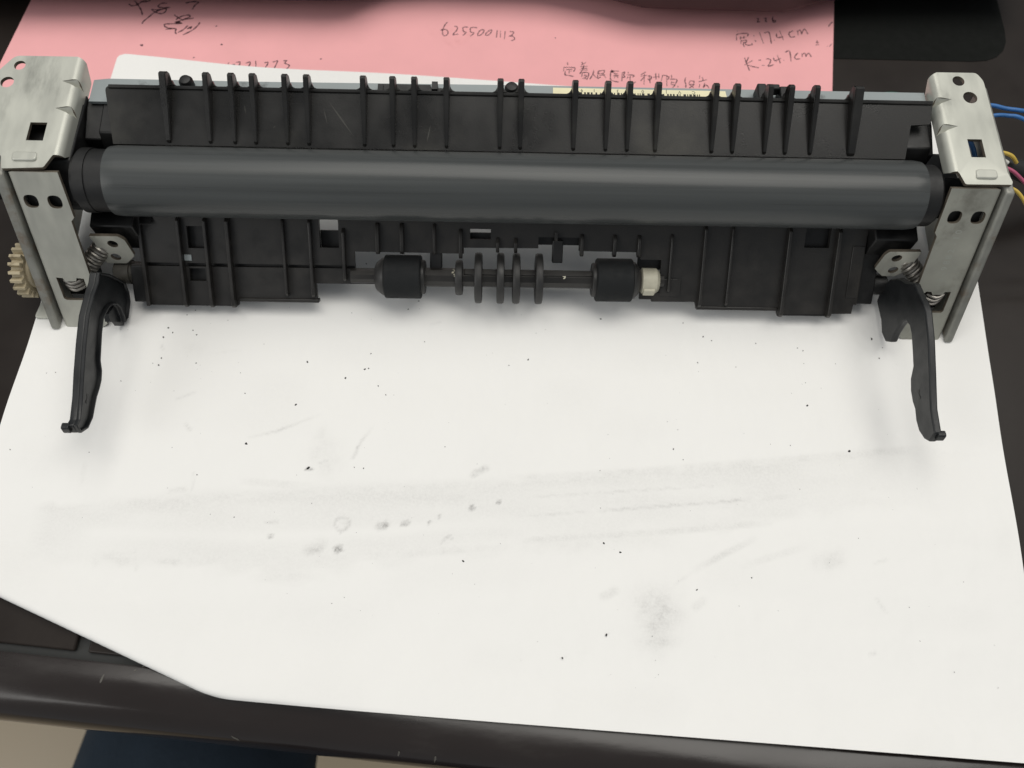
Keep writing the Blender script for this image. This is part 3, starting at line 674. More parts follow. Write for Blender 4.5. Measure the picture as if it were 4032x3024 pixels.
lb = bracket(-1, -120.7,
    rounded([(0, 171.3), (-3.0, 170.4), (-7.4, 167.2), (-7.4, 160.4), (-5.6, 158.0), (-5.2, 140), (-3.2, 138.2), (0, 137.6), (2.4, 134.2), (13.6, 133.7), (13.9, 137.2), (20.9, 139.5), (21.2, 165.4), (17.4, 171.2)],
            [0, 0, .6, .6, 0, 0, 0, 0, .5, .5, .5, 2, 1.5, 1.5]),
    [circle2(15.5, 167.8, 1.6, 24), circle2(17.7, 161.8, 1.85, 24), [(3.7, 142.2), (8.3, 142.2), (8.3, 148.2), (3.7, 148.2)]],
    (-131.6, -124.9, 135.7, 138.4))
rb = bracket(1, 127.5,
    rounded([(0, 172.3), (-3.0, 171.2), (-6.2, 167.6), (-6.2, 160.2), (-5.4, 158.0), (-5.2, 140), (-2.4, 138.2), (-.4, 137.9), (1.6, 134.3), (14.6, 134.4), (14.8, 135.2), (13.5, 137.6), (13.2, 169.6), (11.6, 172.4)],
            [0, 0, .6, .6, 0, 0, 0, 0, .5, .3, .3, .5, 1.2, 1.0]),
    [circle2(5.8, 169.3, 1.75, 24), circle2(8.1, 163.4, 2.05, 24), [(4.35, 142.7), (8.5, 142.7), (8.5, 148.8), (4.35, 148.8)]],
    (132.0, 138.0, 135.7, 138.6))

# ---- leaning front plates with a rolled outer edge
TO = Vector((0, 133.8, 44.9)); TT = Vector((0, -0.5111, -0.8595)); TN = Vector((0, -0.8595, 0.5111))
def fp(x, t, n=0.0): return tuple(TO + TT * t + TN * n + Vector((x, 0, 0)))
def front_plate(side, XB, outline, holes, mat):
    """outline in (s,t): s = distance from the bend towards the middle; negative s is the rolled edge"""
    r = 1.4
    def fn(p):
        s, t = p
        if s >= 0: x, n = -s, 0
        elif s > -math.pi * r / 2:
            a = -s / r; x, n = r * math.sin(a), -r * (1 - math.cos(a))
        else: x, n = r, -r + (s + math.pi * r / 2)
        return Vector(fp(XB + side * x, t, n))
    def nf(p):
        a = min(max(-p[0] / r, 0), math.pi / 2)
        return TN * math.cos(a) + Vector((side * math.sin(a), 0, 0))
    V2, F = sheet2d(outline, holes, [(0, -math.pi * r / 2 * k / 6) for k in range(7)])
    return mk('front_plate', *solid_sheet(V2, F, fn, nf, 1.1), mat, fuser, smooth=True, edge=(2 * len(F), 'cut'))
XB = -132.0
lo = [(-119.6, .9), (-119.2, 14.4), (-120.3, 15.6), (-120.2, 35.1), (-122.3, 38.0), (-122.35, 34.3), (-124.4, 34.1), (-124.9, 35.2), (-128.0, 35.4), (-128.5, 34.2),
      (-130.4, 34.0), (-130.3, 41.2), (-129.6, 41.8), (-120.3, 41.8), (-119.8, 50.2), (-121.5, 51.6)]
lo = [(x - XB, t) for x, t in lo] + [(-1.2, 51.6), (-9, 51.0), (-9, 2.0), (-2, 1.4), (0, .9)]
lp = front_plate(-1, XB, lo, [circle2(-129.5 - XB, 9.6, 1.95, 20, 2.8), circle2(-123.0 - XB, 9.7, 1.95, 20, 2.8)], 'plate')
XB = 138.6
ro = [(125.5, .7), (125.5, 14.4), (126.4, 15.6), (126.5, 32.0), (128.9, 34.8), (129.6, 34.0), (131.2, 34.1), (131.8, 35.1), (134.8, 35.1), (135.3, 34.1),
      (137.1, 34.0), (137.1, 41.0), (136.6, 41.5), (127, 41.5), (126.1, 50.4), (128, 51.6)]
ro = [(XB - x, t) for x, t in ro] + [(-1.2, 51.6), (-9, 51.0), (-9, 2.0), (-2, 1.2), (0, .7)]
rp = front_plate(1, XB, ro, [circle2(XB - 129.4, 9.4, 1.95, 20, 2.8), circle2(XB - 136.1, 9.4, 1.95, 20, 2.8)], 'plate2')
lp['label'] = 'bright leaning front plate'; rp['label'] = 'duller leaning front plate stamped with a part number'
# side walls behind the rolled edges
for sg, xa in ((-1, -137.0), (1, 140.8)):
    yz = [(132.4, 44.0), (106.2, 0.7), (111, 0.6), (150, 2.5), (166, 20), (170, 43.2)]
    mk('side_wall', *prism_x(yz, xa, xa + 2.7), 'rim', fuser, bevel=0.7, seg=3)
foot = mk('foot_tab', *prism_z(rounded([(-142.7, 109.9), (-135, 109.9), (-135, 117), (-141.3, 117)], [1.2, 0, 0, 1], 4), 0.55, 1.6), 'steel', fuser, bevel=0.25)
mk('side_plug', *lathe_x([(-146, 3.0), (-145.6, 3.4), (-136.5, 3.4)], 139.0, 28.0, 24), 'black', fuser, smooth=True)

# ---- springs and the tabs that carry them
def tab(name, pts, holes, th=1.0):
    o = Vector(pts[0]); n = Vector((0, -math.cos(math.radians(10)), math.sin(math.radians(10))))
    u = Vector((1, 0, 0)); v = n.cross(u)
    to2 = lambda p: ((Vector(p) - o).dot(u), (Vector(p) - o).dot(v))
    V2, F = sheet2d(rounded([to2(p) for p in pts], .5, 3), [circle2(*to2(h), 1.5, 18) for h in holes])
    return mk(name, *solid_sheet(V2, F, lambda p: o + u * p[0] + v * p[1], lambda p: n, th), 'plate', fuser, smooth=True, edge=(2 * len(F), 'cut'))
tab('spring_tab', SPRING_TAB_LEFT, SPRING_TAB_LEFT_HOLES)
tab('spring_tab', SPRING_TAB_RIGHT, SPRING_TAB_RIGHT_HOLES)
for p0, p1 in (((-117.6, 127.0, 17.0), (-126.8, 118.0, 11.0)), ((124.2, 127.0, 16.6), (134.0, 118.0, 11.0))):
    mk('tension_spring', *helix(p0, p1, 2.5, 13, 0.5), 'spring', fuser, smooth=True)
for x0, x1 in ((-131.4, -121.2), (128.4, 138.0)):
    for t0, t1, n0, n1 in ((6.5, 13.0, -5, -2.2), (33.0, 43.5, -9, -6.2)):
        v = [fp(x, t, n) for n in (n0, n1) for t in (t0, t1) for x in (x0, x1)]
        mk('dark_insert', v, box(0, 1, 0, 1, 0, 1)[1], 'black', fuser)  # black blocks behind the holes; the slot's is added to darken its interior
for xa, xb in ((-129.2, -123.6), (131.0, 136.2)):
    path = []
    for k in range(3):
        tt = 35.2 + 1.35 * k
        path += [fp(xa, tt + .5, -1.5 - .5 * k), fp((xa + xb) / 2, tt + 1.0, -.2 - .4 * k), fp(xb, tt, -1.5 - .5 * k), fp((xa + xb) / 2, tt + .6, -3.6)]
    mk('spring_hook', *tube(smooth_path(path, 6), 0.5, 8), 'spring', fuser, smooth=True)

# ---- drive gear on the left
GY, GZ = 121.5, 10.9
prof = []
for i in range(20):
    a0 = 2 * math.pi * i / 20
    for da_, r in ((-.095, 6.7), (-.055, 8.5), (.055, 8.5), (.095, 6.7)):
        prof.append((GY + r * math.cos(a0 + da_), GZ + r * math.sin(a0 + da_)))
gear = mk('drive_gear', *prism_x(prof, -143.4, -139.9), 'cream', fuser, bevel=0.12)
mk('gear_hub', *lathe_x([(-139.95, 5.4), (-139.3, 5.3), (-138.9, 4.9), (-138.7, 4.2)], GY, GZ, 40), 'cream', gear, smooth=True)

# ---- upper guide with fins
UO = Vector((0, 146.3, 39.2)); UT = Vector((0, 0.8890, 0.4580)); UN = Vector((0, -0.4580, 0.8890))
def ug(x, t, n=0.0): return UO + UT * t + UN * n + Vector((x, 0, 0))
V2, F = sheet2d(rounded([(-109, 0.3), (-110.8, 16.2), (124, 16.7), (123.6, 10.2), (118, 9.8), (117, 0.3)], [0, 1.6, 0, .5, .3, 0], 5))
upper = mk('upper_guide', *solid_sheet(V2, F, lambda p: ug(*p), lambda p: UN, 1.4), 'guide', fuser)
V, F = [], []
for x0, x1 in ((-109.6, 123.6),):
    pr = [(15.4, -1.2), (15.4, .12), (15.7, .5), (16.2, .55), (16.55, .3), (16.6, -1.2)]
    V = [tuple(ug(x, t, n)) for x in (x0, x1) for t, n in pr]; m = len(pr)
    F = [tuple(range(m)), tuple(range(2 * m - 1, m - 1, -1))] + [(i, (i + 1) % m, m + (i + 1) % m, m + i) for i in range(m)]
mk('guide_lip', V, F, 'guide', upper)
mk('rear_wall', *prism_x([(147.9, 38.2), (149.6, 38.6), (152, 34), (152, 22), (150.2, 22), (149.0, 33)], -108.5, 117.5), 'black', upper)
fin_prof = [(0.9, .25), (1.5, .75), (7, 1.9), (12, 2.9), (16.6, 3.9), (18.6, 4.3), (19.3, 3.9), (19.7, 3.0), (19.6, 1.8), (18.6, .6), (17.2, -.3), (15.0, -.9), (0.9, -.6)]
def fin_mesh(name, wt, wb):
    me = bpy.data.meshes.new(name)
    V = []
    m = len(fin_prof)
    for s in (-1, 1):
        for t, n in fin_prof:
            w = wb + (wt - wb) * max(0, min(1, t / 18))
            if n > 3.5: w *= .8
            p = ug(s * w / 2, t, n) - UO
            V.append(tuple(p * MM))
    F = [tuple(range(m)), tuple(range(2 * m - 1, m - 1, -1))] + [(i, (i + 1) % m, m + (i + 1) % m, m + i) for i in range(m)]
    for s in (-1, 1):                       # fillets where the fin grows out of the guide's top edge
        k = len(V); h = wt * .45
        tri = [(h * .8, 16.4), (h + 1.7, 16.45), (h + .75, 16.85), (h + .3, 17.4), (h * .9, 18.3)]
        for n in (-1.2, .45): V += [tuple((ug(s * x, t, n) - UO) * MM) for x, t in tri]
        q = len(tri)
        F += [tuple(range(k, k + q)), tuple(range(k + 2 * q - 1, k + q - 1, -1))] + [(k + i, k + (i + 1) % q, k + q + (i + 1) % q, k + q + i) for i in range(q)]
    me.from_pydata(V, [], F)
    bm = bmesh.new(); bm.from_mesh(me); bmesh.ops.recalc_face_normals(bm, faces=bm.faces)
    bmesh.ops.bevel(bm, geom=[e for e in bm.edges if e.calc_face_angle(0) > 1.0], offset=.2 * MM, segments=2, affect='EDGES')
    bm.to_mesh(me); bm.free()
    me.materials.append(MAT['guide'])
    return me
thin_fin, wide_fin, wide_fin2 = fin_mesh('fin', 1.85, .9), fin_mesh('fin', 2.5, 1.1), fin_mesh('fin', 3.2, 2.0)
FINS = [-93.2, -81.55, -74.65, -68.75, -59.8, -53.8, -38.1, -29.95, -23.9, -14.9, 0.2, 6.05, 21.2, 30.4, 36.55, 44.6, 60.8, 66.8, 76.0, 82.0, 89.2, 101.0]
for i, x in enumerate(FINS):
    o = bpy.data.objects.new('fin', wide_fin if i == 0 else wide_fin2 if i == len(FINS) - 1 else thin_fin)
    COL.objects.link(o); o.parent = upper
    o.location = (UO + Vector((x, 0, 0)) - ORIGIN[upper.name]) * MM

def scuff(x0, t0, x1, t1, w):
    d = Vector((x1 - x0, t1 - t0)).normalized(); nn = Vector((-d.y, d.x)) * w / 2
    q = [(x0, t0), ((x0 + x1) / 2 + nn.x, (t0 + t1) / 2 + nn.y), (x1, t1), ((x0 + x1) / 2 - nn.x, (t0 + t1) / 2 - nn.y)]
    return [tuple(ug(x, t, .03)) for x, t in q], [(0, 1, 2, 3)]
mk('scuff_marks', *join(scuff(-48.5, 13.5, -41.2, 3.6, .5), scuff(-49.8, 11.6, -48.6, 6.5, .25), scuff(-19.5, 7.2, -20.6, 2.0, .4), scuff(-63.2, 6.2, -64.0, 5.5, .3), scuff(-72, 12, -71.5, 9, .3)), 'scuff', upper)['kind'] = 'stuff'

# ---- steel stay behind the guide, with label, studs and clips
V2, F = sheet2d([(-117, 159), (125, 159), (125, 168.2), (4, 167.9), (-70, 167.2), (-112.8, 167.2), (-116.9, 166.6)])
stay = mk('steel_stay', *solid_sheet(V2, F, lambda p: Vector((p[0], p[1], 42.0)), lambda p: Vector((0, 0, 1)), 1.0), 'strip', fuser)
lab = mk('barcode_label', *prism_z([(15.4, 160), (66.8, 160), (66.0, 167.2), (15.5, 167.2)], 42.03, 42.12), 'label', stay)
random.seed(12)
V, F = [], []
x = 23.2
while x < 58.5:
    w = random.choice([.28, .28, .5, .75])
    v, f = box(x, x + w, 160.5, 165.75, 42.13, 42.15); k = len(V)
    V += v; F += [tuple(i + k for i in q) for q in f]
    x += w + random.choice([.35, .35, .6, .85])
mk('barcode', V, F, 'print', lab)
def text_mesh(items):
    """items: (char, fn(px,py)->point) ; flat glyph outlines from the built-in font"""
    V, F = [], []
    for ch, size, fnm in items:
        cu = bpy.data.curves.new('t', 'FONT'); cu.body = ch; cu.size = size; cu.align_x = 'CENTER'; cu.align_y = 'CENTER'
        ob = bpy.data.objects.new('t', cu); COL.objects.link(ob)
        bpy.context.view_layer.update()
        m = bpy.data.meshes.new_from_object(ob.evaluated_get(bpy.context.evaluated_depsgraph_get()))
        k = len(V)
        V += [tuple(fnm(v.co.x, v.co.y)) for v in m.vertices]
        F += [tuple(i + k for i in p.vertices) for p in m.polygons]
        bpy.data.objects.remove(ob); bpy.data.curves.remove(cu); bpy.data.meshes.remove(m)
    return V, F
def flipped(cx, cy): return lambda x, y: (cx - x, cy - y, 42.14)
mk('label_text', *text_mesh([(c, 1.5, flipped(x, 166.45)) for c, x in LABEL_CHARS]), 'print', lab)
# stamped part number on the right-hand plate
def stamped(t): return lambda x, y: fp(132.3 - y, t - x, 0.03)
mk('stamped_number', *text_mesh([(c, 2.6, stamped(t)) for c, t in [('1', 31.8), ('2', 29.9), ('-', 28.1), ('9', 26.0), ('8', 24.0), ('8', 22.2), ('2', 20.2), ('-', 17.9), ('1', 15.9), ('0', 14.0)]]), 'stamp', rp)
for x in (-89.7, 3.4):
    mk('stud', *lathe_z([(42, 2.0), (44.2, 2.0), (45.0, 1.5), (45.2, .8)], x, 165.0, 24), 'black', stay, smooth=True)
clip = mk('latch', *join(box(-35.1, -33.6, 163, 166.0, 42, 43.6), box(-33.6, -16.6, 163, 165.4, 42, 43.0), box(-33.8, -20, 165.4, 166.7, 42, 42.8), box(-19.6, -17.9, 164.2, 166.9, 42, 44.0)), 'black', stay)
knob = mk('clamp', *join(box(74, 76.6, 161, 166.6, 42, 46.5), box(76.6, 80.5, 164.6, 166.4, 43.6, 46.6), box(80.5, 83, 161.5, 166.0, 42, 46.2)), 'black', stay, bevel=0.4)

# ---- lower guide
LO = Vector((0, 113.5, 5.0)); LT = Vector((0, 0.7619, 0.6476)); LN = Vector((0, -0.6476, 0.7619))
def lg(x, t, n=0.0): return LO + LT * t + LN * n + Vector((x, 0, 0))
def rect(x0, x1, t0, t1): return [(x0, t0), (x1, t0), (x1, t1), (x0, t1)]
out = [(-106.5, 27.5), (111.8, 27.5), (111.8, 3.2), (110.8, 3.2), (110.6, .3), (87.4, -.2), (87.4, 1.6), (61.8, 1.6), (61.3, 3.3), (47.8, 3.2), (47.8, 3.9), (44.0, 3.9), (44.0, 6.0),
       (49.9, 6.0), (49.9, 16.2), (43.6, 16.2), (43.6, 18.4), (24.6, 18.5), (24.6, 22.5), (12.3, 22.5), (12.3, 19.1), (-10.2, 18.9), (-10.2, 17.1), (-43.2, 17.2), (-43.2, 12.9), (-106.5, 12.9)]
V2, F = sheet2d(out, [rect(-92.8, -87.6, 17.4, 24.0), rect(-53.4, -47.7, 18.2, 26.6), rect(-8.3, -2.1, 21.5, 24.6), rect(93, 100.6, 20.7, 26.8)])
lower = mk('lower_guide', *solid_sheet(V2, F, lambda p: lg(*p), lambda p: LN, 1.5), 'lower', fuser, smooth=True)
def guide_piece(name, poly, n=0.0, th=1.5, holes=(), mat='lower'):
    V2, F = sheet2d(poly, holes)
    return mk(name, *solid_sheet(V2, F, lambda p: lg(p[0], p[1], n), lambda p: LN, th), mat, lower, smooth=True)
guide_piece('apron', [(-106.8, 11.7), (-37.2, 11.9), (-37.2, 7.2), (-55.4, 7.1), (-55.2, 1.9), (-79.4, 1.8), (-79.6, 0), (-106.8, 0)], -0.5, 1.5, [rect(-93.5, -88.6, 7.3, 11.2)])
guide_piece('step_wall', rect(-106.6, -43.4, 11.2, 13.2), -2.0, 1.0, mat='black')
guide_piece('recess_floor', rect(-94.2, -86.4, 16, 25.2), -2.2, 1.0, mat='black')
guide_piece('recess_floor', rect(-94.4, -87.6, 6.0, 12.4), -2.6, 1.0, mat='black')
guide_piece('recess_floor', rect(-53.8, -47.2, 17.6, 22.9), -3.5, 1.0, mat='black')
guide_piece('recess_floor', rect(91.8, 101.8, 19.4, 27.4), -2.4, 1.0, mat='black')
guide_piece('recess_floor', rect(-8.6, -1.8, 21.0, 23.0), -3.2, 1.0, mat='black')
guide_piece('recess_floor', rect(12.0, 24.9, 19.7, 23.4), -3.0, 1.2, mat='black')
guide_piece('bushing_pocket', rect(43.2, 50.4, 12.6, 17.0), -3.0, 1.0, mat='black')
# small ledge along the lower left edge, end pieces, posts
def lbar(name, x0, x1, t0, t1, n0, n1, bev=.25, mat='lower'):
    v = [tuple(lg(x, t, n)) for n in (n0, n1) for t in (t0, t1) for x in (x0, x1)]
    f = [(0, 2, 3, 1), (4, 5, 7, 6), (0, 1, 5, 4), (2, 6, 7, 3), (0, 4, 6, 2), (1, 3, 7, 5)]
    return mk(name, v, f, mat, lower, bevel=bev)
lbar('ledge', -79.2, -54.6, 1.2, 2.3, -2, .3)
lbar('ledge', 61.9, 87.2, .9, 2.0, -2, .35)
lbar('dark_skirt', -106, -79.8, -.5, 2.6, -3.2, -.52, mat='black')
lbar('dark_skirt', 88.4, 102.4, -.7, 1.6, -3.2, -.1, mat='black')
lbar('end_piece', -111.0, -106.9, .6, 12, -4, .2, .4, 'black')
lbar('end_wall', -107.0, -105.9, -.4, 27, -2, 1.4, .25)
lbar('end_piece', 111.9, 117.0, 3.2, 25, -5, -.9, .4, 'black')
lbar('inner_step', 107.9, 111.6, 5.5, 21.5, 0, .35, .2)
lbar('post', -20.5, -16.9, 12.0, 17.3, -4.2, -.6, .3, 'black')
lbar('hanging_tab', 16.5, 19.7, 14.9, 21.8, -1.0, 1.1, .3, 'black')
lbar('catch', -94.4, -92.1, 13.6, 15.5, -.5, .35, .2, 'strip')
lbar('boss_plate', 50.1, 56.4, 5.0, 10.4, -.1, .3, .15)
lbar('slot_cover', -43.0, -38.5, 8.7, 10.0, -.6, -.35, .1, 'black')
LRIBS = [(-94.9, -.6, 27, 2.3, .95), (-87.0, -.6, 27, 2.3, .95), (-80.4, -.6, 27, 2.4, 1.1), (-64.1, 3.2, 27, 1.6, .85), (-56.1, 3.0, 27, 1.8, .95), (-46.2, 8.2, 24.2, 1.8, .95),
         (-36.0, 16.6, 26, 1.8, 1.2), (-28.7, 16.7, 26, 1.8, 1.2), (-19.0, 16.8, 26, 1.6, .95), (-11.1, 15.7, 24.6, 1.8, 1.1), (0.0, 17.6, 22.2, 1.5, 1.0), (5.45, 17.6, 22.2, 1.5, 1.0),
         (17.5, 21.3, 23.8, 1.8, 1.0), (25.4, 16.9, 23.6, 1.7, 1.1), (35.3, 16.9, 23.6, 1.7, 1.1), (42.7, 16.9, 23.6, 1.7, 1.1), (52.6, 6.4, 24, 1.5, .85), (62.5, 1.8, 27, 2.0, .95),
         (70.8, 2.4, 27, 1.6, .85), (87.9, -.8, 27, 2.5, 1.15), (102.9, -.8, 27, 2.5, 1.15)]
for x, t0, t1, h, w in LRIBS:
    pr = [(t1, -.3), (t1, h * .3), (t1 - 1.2, h * .8), (t0 + 3, h), (t0 + .9, h * .95), (t0 + .1, h * .55), (t0, 0), (t0 + .5, -1.2)]
    m = len(pr)
    V = [tuple(lg(x + s * w / 2, t, n)) for s in (-1, 1) for t, n in pr]
    F = [tuple(range(m)), tuple(range(2 * m - 1, m - 1, -1))] + [(i, (i + 1) % m, m + (i + 1) % m, m + i) for i in range(m)]
    mk('rib', V, F, 'lower', lower, bevel=.22, seg=2)

# ---- roller shaft
SY, SZ = 121.1, 11.0
V, F = lathe_x([(-44.5, 2.2), (-37, 2.2), (-36.9, 2.9), (-12, 2.9), (-11.9, 2.75), (43.6, 2.75), (43.7, 2.0), (51, 2.0)], SY, SZ, 10)
shaft = mk('roller_shaft', V, F, 'lower', fuser)
mk('shaft_rib', *box(-10, 29, SY - .5, SY + 1.4, SZ + 2.2, SZ + 3.05), 'lower', shaft, bevel=.2)
V, F = [], []
random.seed(5)
for x, a in [(20.2, 62), (20.4, 68), (20.1, 100), (20.5, 106), (20.3, 112), (-13.2, 60), (-12.9, 75), (-13.4, 88), (-13.0, 100), (-12.8, 110)]:
    k = len(V); rr = 2.95
    for i in range(5):
        t = 2 * math.pi * i / 5; q = random.uniform(.2, .5)
        aa = math.radians(a) + q * math.sin(t) / rr
        V.append((x + q * math.cos(t), SY - rr * math.cos(math.pi - aa) * -1 * -1, SZ + rr * math.sin(aa)))
    F.append(tuple(range(k, k + 5)))
mk('paint_flakes', V, F, 'bush', shaft)['kind'] = 'stuff'
rub = [(0, 5.7), (.1, 6.3), (.4, 6.6), (10.8, 6.6), (11.1, 6.3), (11.2, 5.7)]
mk('rubber_roller', *lathe_x([(-34.2 + a, r) for a, r in rub], SY, SZ, 64), 'rubber', shaft, smooth=True)
mk('rubber_roller', *lathe_x([(30.1 + a, r) for a, r in rub], SY, SZ, 64), 'rubber', shaft, smooth=True)
mk('roller_hub', *lathe_x([(-37.0, 3.6), (-36.6, 4.3), (-35.0, 5.6), (-34.25, 5.8)], SY, SZ, 48), 'disc', shaft, smooth=True)
mk('roller_hub', *lathe_x([(43.6, 3.6), (43.2, 4.3), (42.0, 5.6), (41.35, 5.8)][::-1], SY, SZ, 48), 'disc', shaft, smooth=True)
mk('roller_collar', *lathe_x([(-22.95, 5.2), (-22.2, 5.2), (-21.9, 4.9)], SY, SZ, 48), 'disc', shaft, smooth=True)
mk('roller_collar', *lathe_x([(28.9, 4.9), (29.2, 5.2), (30.05, 5.2)], SY, SZ, 48), 'disc', shaft, smooth=True)
for x, r in ((-11.6, 5.35), (-5.7, 7.75), (1.0, 7.75), (5.8, 7.75), (12.7, 7.75)):
    mk('disc_wheel', *lathe_x([(x - 1.15, r - .9), (x - 1.0, r - .2), (x - .5, r), (x + .5, r), (x + 1.0, r - .2), (x + 1.15, r - .9)], SY, SZ, 56), 'disc', shaft, smooth=True)
bush = mk('bushing', *lathe_x([(43.9, 3.2), (44.3, 3.9), (48.6, 3.9), (49.5, 3.1), (49.7, 2.4)], SY, SZ, 14), 'bush', fuser, smooth=True)
mk('bushing_key', *box(44.6, 48.2, SY - 4.4, SY - 2.5, SZ - 1.6, SZ + 1.4), 'bush', bush, bevel=.3)
# axle bosses at the ends of the lower guide
mk('axle_boss', *lathe_x([(-117.2, 3.0), (-116.8, 3.6), (-112.4, 3.8), (-112.3, 3.3), (-106.5, 3.3)], 123.2, 7.4, 32), 'boss', fuser, smooth=True)
mk('axle_boss', *lathe_x([(113, 3.3), (121, 3.3), (121.4, 2.8)], 123.2, 7.4, 32), 'black', fuser, smooth=True)
for xa, xb in ((-119.0, -106.6), (112.2, 125.0)):
    mk('lower_holder', *prism_x([(134, 25.5), (128.6, 24.6), (128.2, 13), (141, 12), (147, 24), (141, 23)], xa, xb), 'black', fuser, bevel=.4)

# ---- release levers
def lever(outline, xin, xout, label):
    o = mk('release_lever', *prism_x(outline, xin, xout), 'lever', fuser, bevel=.45, seg=2)
    o['label'] = label
    return o
ll = lever(LEVER_LEFT, -114.2, -116.4, 'black release lever with a hollow inner face')
rl = lever(LEVER_RIGHT, 120.5, 122.6, 'black release lever with a flat inner face')
# left lever: raised rim round the hollow face
ring = [Vector((0, y, z)) for y, z in LEVER_LEFT]
cen = []
m = len(ring)
for i in range(m):
    a, b, c = ring[i - 1], ring[i], ring[(i + 1) % m]
    d1, d2 = (b - a).normalized(), (c - b).normalized()
    nn = (Vector((0, -d1.z, d1.y)) + Vector((0, -d2.z, d2.y)))
    nn = nn.normalized() if nn.length > .2 else Vector((0, -d1.z, d1.y))
    cen.append(nn)
area = sum(ring[i - 1].y * ring[i].z - ring[i].y * ring[i - 1].z for i in range(m))
sgn = 1 if area > 0 else -1
inn = [ring[i] + cen[i] * (0.75 * sgn) for i in range(m)]
V = [(-113.3, p.y, p.z) for p in ring] + [(-113.3, p.y, p.z) for p in inn] + [(-114.4, p.y, p.z) for p in ring] + [(-114.4, p.y, p.z) for p in inn]
F = []
for i in range(m):
    j = (i + 1) % m
    F += [(i, j, m + j, m + i), (2 * m + i, 3 * m + i, 3 * m + j, 2 * m + j), (i, 2 * m + i, 2 * m + j, j), (m + i, m + j, 3 * m + j, 3 * m + i)]
mk('lever_rim', V, F, 'lever', ll, bevel=.2, seg=1)
for lv, x0, x1, (y, z) in ((ll, -117.6, -115.6, LEVER_LEFT[0]), (rl, 121.6, 123.7, LEVER_RIGHT[0])):
    mk('finger_nub', *prism_x(rounded([(y - 1.6, z - 2.4), (y + .3, z - 2.2), (y + 1.1, z - .2), (y - .8, z + .2)], .6, 3), x0, x1), 'lever', lv, bevel=.5, seg=3)
mk('hook_web', *prism_x([(y, max(z, .9)) for y, z in LEVER_WEB_LEFT], -116.6, -115.0), 'lever', ll)
for lv, x, y, z in ((ll, -114.18, 79.5, 15.6), (rl, 120.48, 83.4, 17.6)):
    s = .06 if lv is ll else -.06
    v, f = join(box(min(x, x + s), max(x, x + s), y - .4, y + .4, z - .5, z + .5), box(min(x, x + s), max(x, x + s), y - 2.3, y - 1.5, z - .5, z + .5), box(min(x, x + s), max(x, x + s), y - 1.5, y - .4, z - .12, z + .12))
    mk('moulded_mark', v, f, 'black', lv)

# ---- wires leaving the right-hand bracket
def wire(name, pts, r, mat):
    return mk(name, *tube(smooth_path(pts, 8), r, 10), mat, fuser, smooth=True)
wire('blue_wire', [(141, 175, 22), (146, 174.0, 30), (151.5, 172.7, 32), (156, 171.6, 32), (161.5, 170.8, 32), (175, 172, 28), (200, 176, 12), (230, 178, 1.4)], .65, 'blue')
wire('blue_wire', [(143.6, 166.5, 24), (147, 168.4, 30), (151.6, 168.8, 32), (156.2, 168.9, 32), (160.8, 167.6, 32), (176, 164, 26), (200, 168, 10), (230, 172, 1.4)], .62, 'blue')
wire('blue_wire', [(139.0, 160, 33), (139.3, 156.3, 36), (139.9, 150.3, 36), (140.2, 145, 33), (140, 141, 26)], .75, 'blue')
wire('wire_sleeve', [(145, 157.5, 24), (152, 156.5, 25), (160, 155.5, 24), (175, 154, 18), (205, 160, 5), (235, 165, 3.6)], 3.0, 'sleeve')
wire('yellow_wire', [(147, 157.2, 29.6), (151.5, 156.5, 30.5), (155, 155.3, 30.5), (157.6, 154.2, 28.5)], .6, 'yellow')
wire('white_wire', [(147, 155.6, 29.0), (151.5, 154.8, 29.6), (154.6, 153.8, 28.8)], .7, 'white_wire')
wire('pink_wire', [(142, 150.5, 28), (148, 150.6, 31), (152.1, 149.3, 32), (156, 146.4, 31), (164, 140, 27), (185, 134, 10), (215, 132, 1.4)], .55, 'magenta')
wire('yellow_wire', [(143, 143.5, 27), (148, 143.8, 31), (151.4, 142.5, 32), (154.7, 139.9, 31), (162, 133, 25), (180, 126, 8), (210, 122, 1.4)], .55, 'yellow')
wire('green_wire', [(108.5, 166.0, 39.5), (112, 168.4, 40.6), (117, 169.0, 40.8), (122, 168.0, 40.0), (127, 165, 37)], .32, 'green')

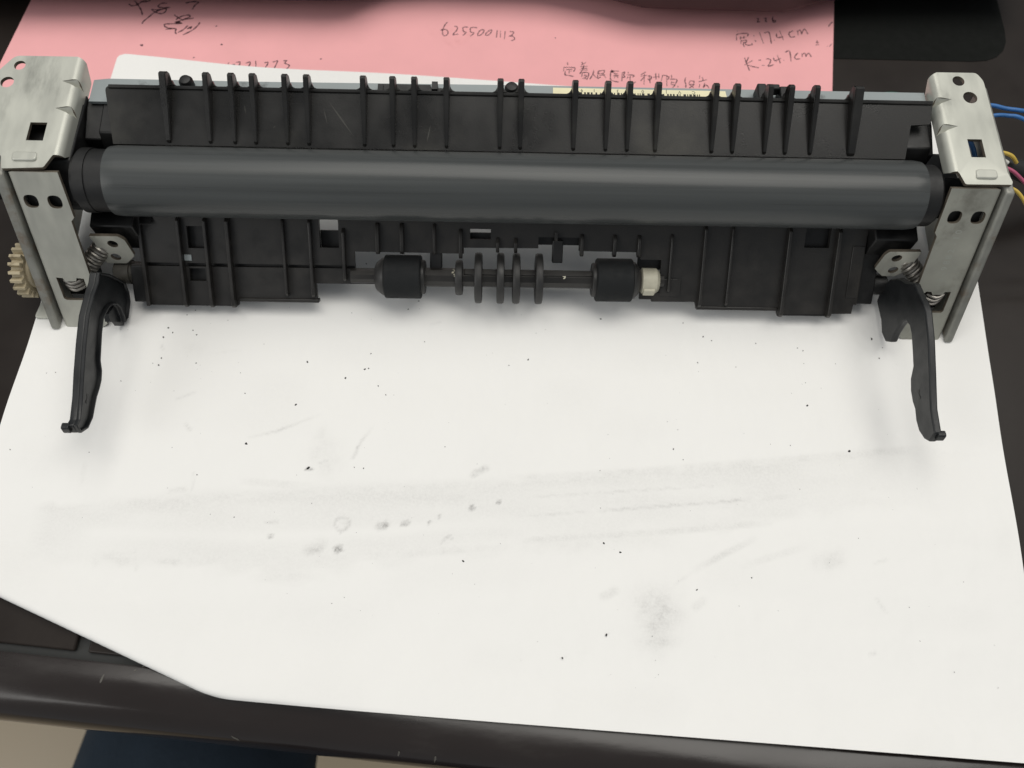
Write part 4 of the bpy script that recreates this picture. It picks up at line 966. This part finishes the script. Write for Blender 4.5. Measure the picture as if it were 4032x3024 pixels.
# ------------------------------------------------------------------ stand at the back
edge = [(-220, 222), (-160, 222.0), (-119, 222.8), (-84, 223.2), (-59, 223.4), (-51, 224.4), (-46, 227.5), (-40, 231), (-30, 233), (10, 233), (24, 231), (34, 228.5), (41, 226.2),
        (47, 224.4), (54, 223.5), (92, 223.1), (99, 223.4), (106, 226.0), (113, 228.5), (125, 230.5), (150, 232), (185, 233), (186, 330), (-220, 330)]
pts = smooth_path([(x, y, 0) for x, y in edge[:-2]], 4)
poly = [(p.x * 1.035, p.y + 8.2) for p in pts] + edge[-2:]
stand = empty('monitor_stand', (0, 280, 0.5))
mk('stand_top', *prism_z(poly, 8, 18), 'stand', stand, bevel=2.5, seg=3)
for x in (-190, 150):
    mk('stand_foot', *prism_z(rounded([(x - 12, 290), (x + 12, 290), (x + 12, 322), (x - 12, 322)], 4), 0.4, 8), 'stand', stand, bevel=.6)
tag(stand, 'dark plum brown stand with wavy front edge overhanging the pink sheet', 'stand')

# ------------------------------------------------------------------ seated person: only a jeans knee shows past the desk edge
def person():
    # joints in mm: pelvis, hips, knees, ankles, toes
    J = {'p': (-60, -430, -170), 'lh': (-150, -400, -200), 'rh': (30, -400, -200), 'lm': (-156, -220, -225), 'rm': (40, -220, -225),
         'lk': (-160, 5, -270), 'rk': (55, 5, -270), 'la': (-165, 15, -660), 'ra': (60, 15, -660), 'ls': (-163, 18, -450), 'rs': (58, 18, -450),
         'lt': (-170, 130, -725), 'rt': (66, 130, -725), 'w': (-60, -440, -30), 'c': (-60, -450, 160)}
    rad = {'p': 105, 'lh': 80, 'rh': 80, 'lm': 72, 'rm': 72, 'lk': 67, 'rk': 67, 'ls': 52, 'rs': 52, 'la': 38, 'ra': 38, 'lt': 26, 'rt': 26, 'w': 110, 'c': 120}
    ed = [('p', 'lh'), ('p', 'rh'), ('lh', 'lm'), ('rh', 'rm'), ('lm', 'lk'), ('rm', 'rk'), ('lk', 'ls'), ('rk', 'rs'), ('ls', 'la'), ('rs', 'ra'), ('la', 'lt'), ('ra', 'rt')]
    keys = [k for k in J if k not in ('w', 'c')]
    me = bpy.data.meshes.new('person')
    me.from_pydata([tuple(Vector(J[k]) * MM) for k in keys], [(keys.index(a), keys.index(b)) for a, b in ed], [])
    o = bpy.data.objects.new('person', me); COL.objects.link(o)
    sk = o.modifiers.new('skin', 'SKIN')
    me.skin_vertices.new() if not me.skin_vertices else None
    for i, k in enumerate(keys):
        sv = me.skin_vertices[0].data[i]
        sv.radius = (rad[k] * MM, rad[k] * MM); sv.use_root = (k == 'p')
    sub = o.modifiers.new('sub', 'SUBSURF'); sub.levels = 2; sub.render_levels = 2
    me.materials.append(MAT['jeans'])
    sk.use_smooth_shade = True
    return o
pers = person()
tag(pers, 'person in dark blue jeans sitting at the desk, knee below its front edge', 'person')
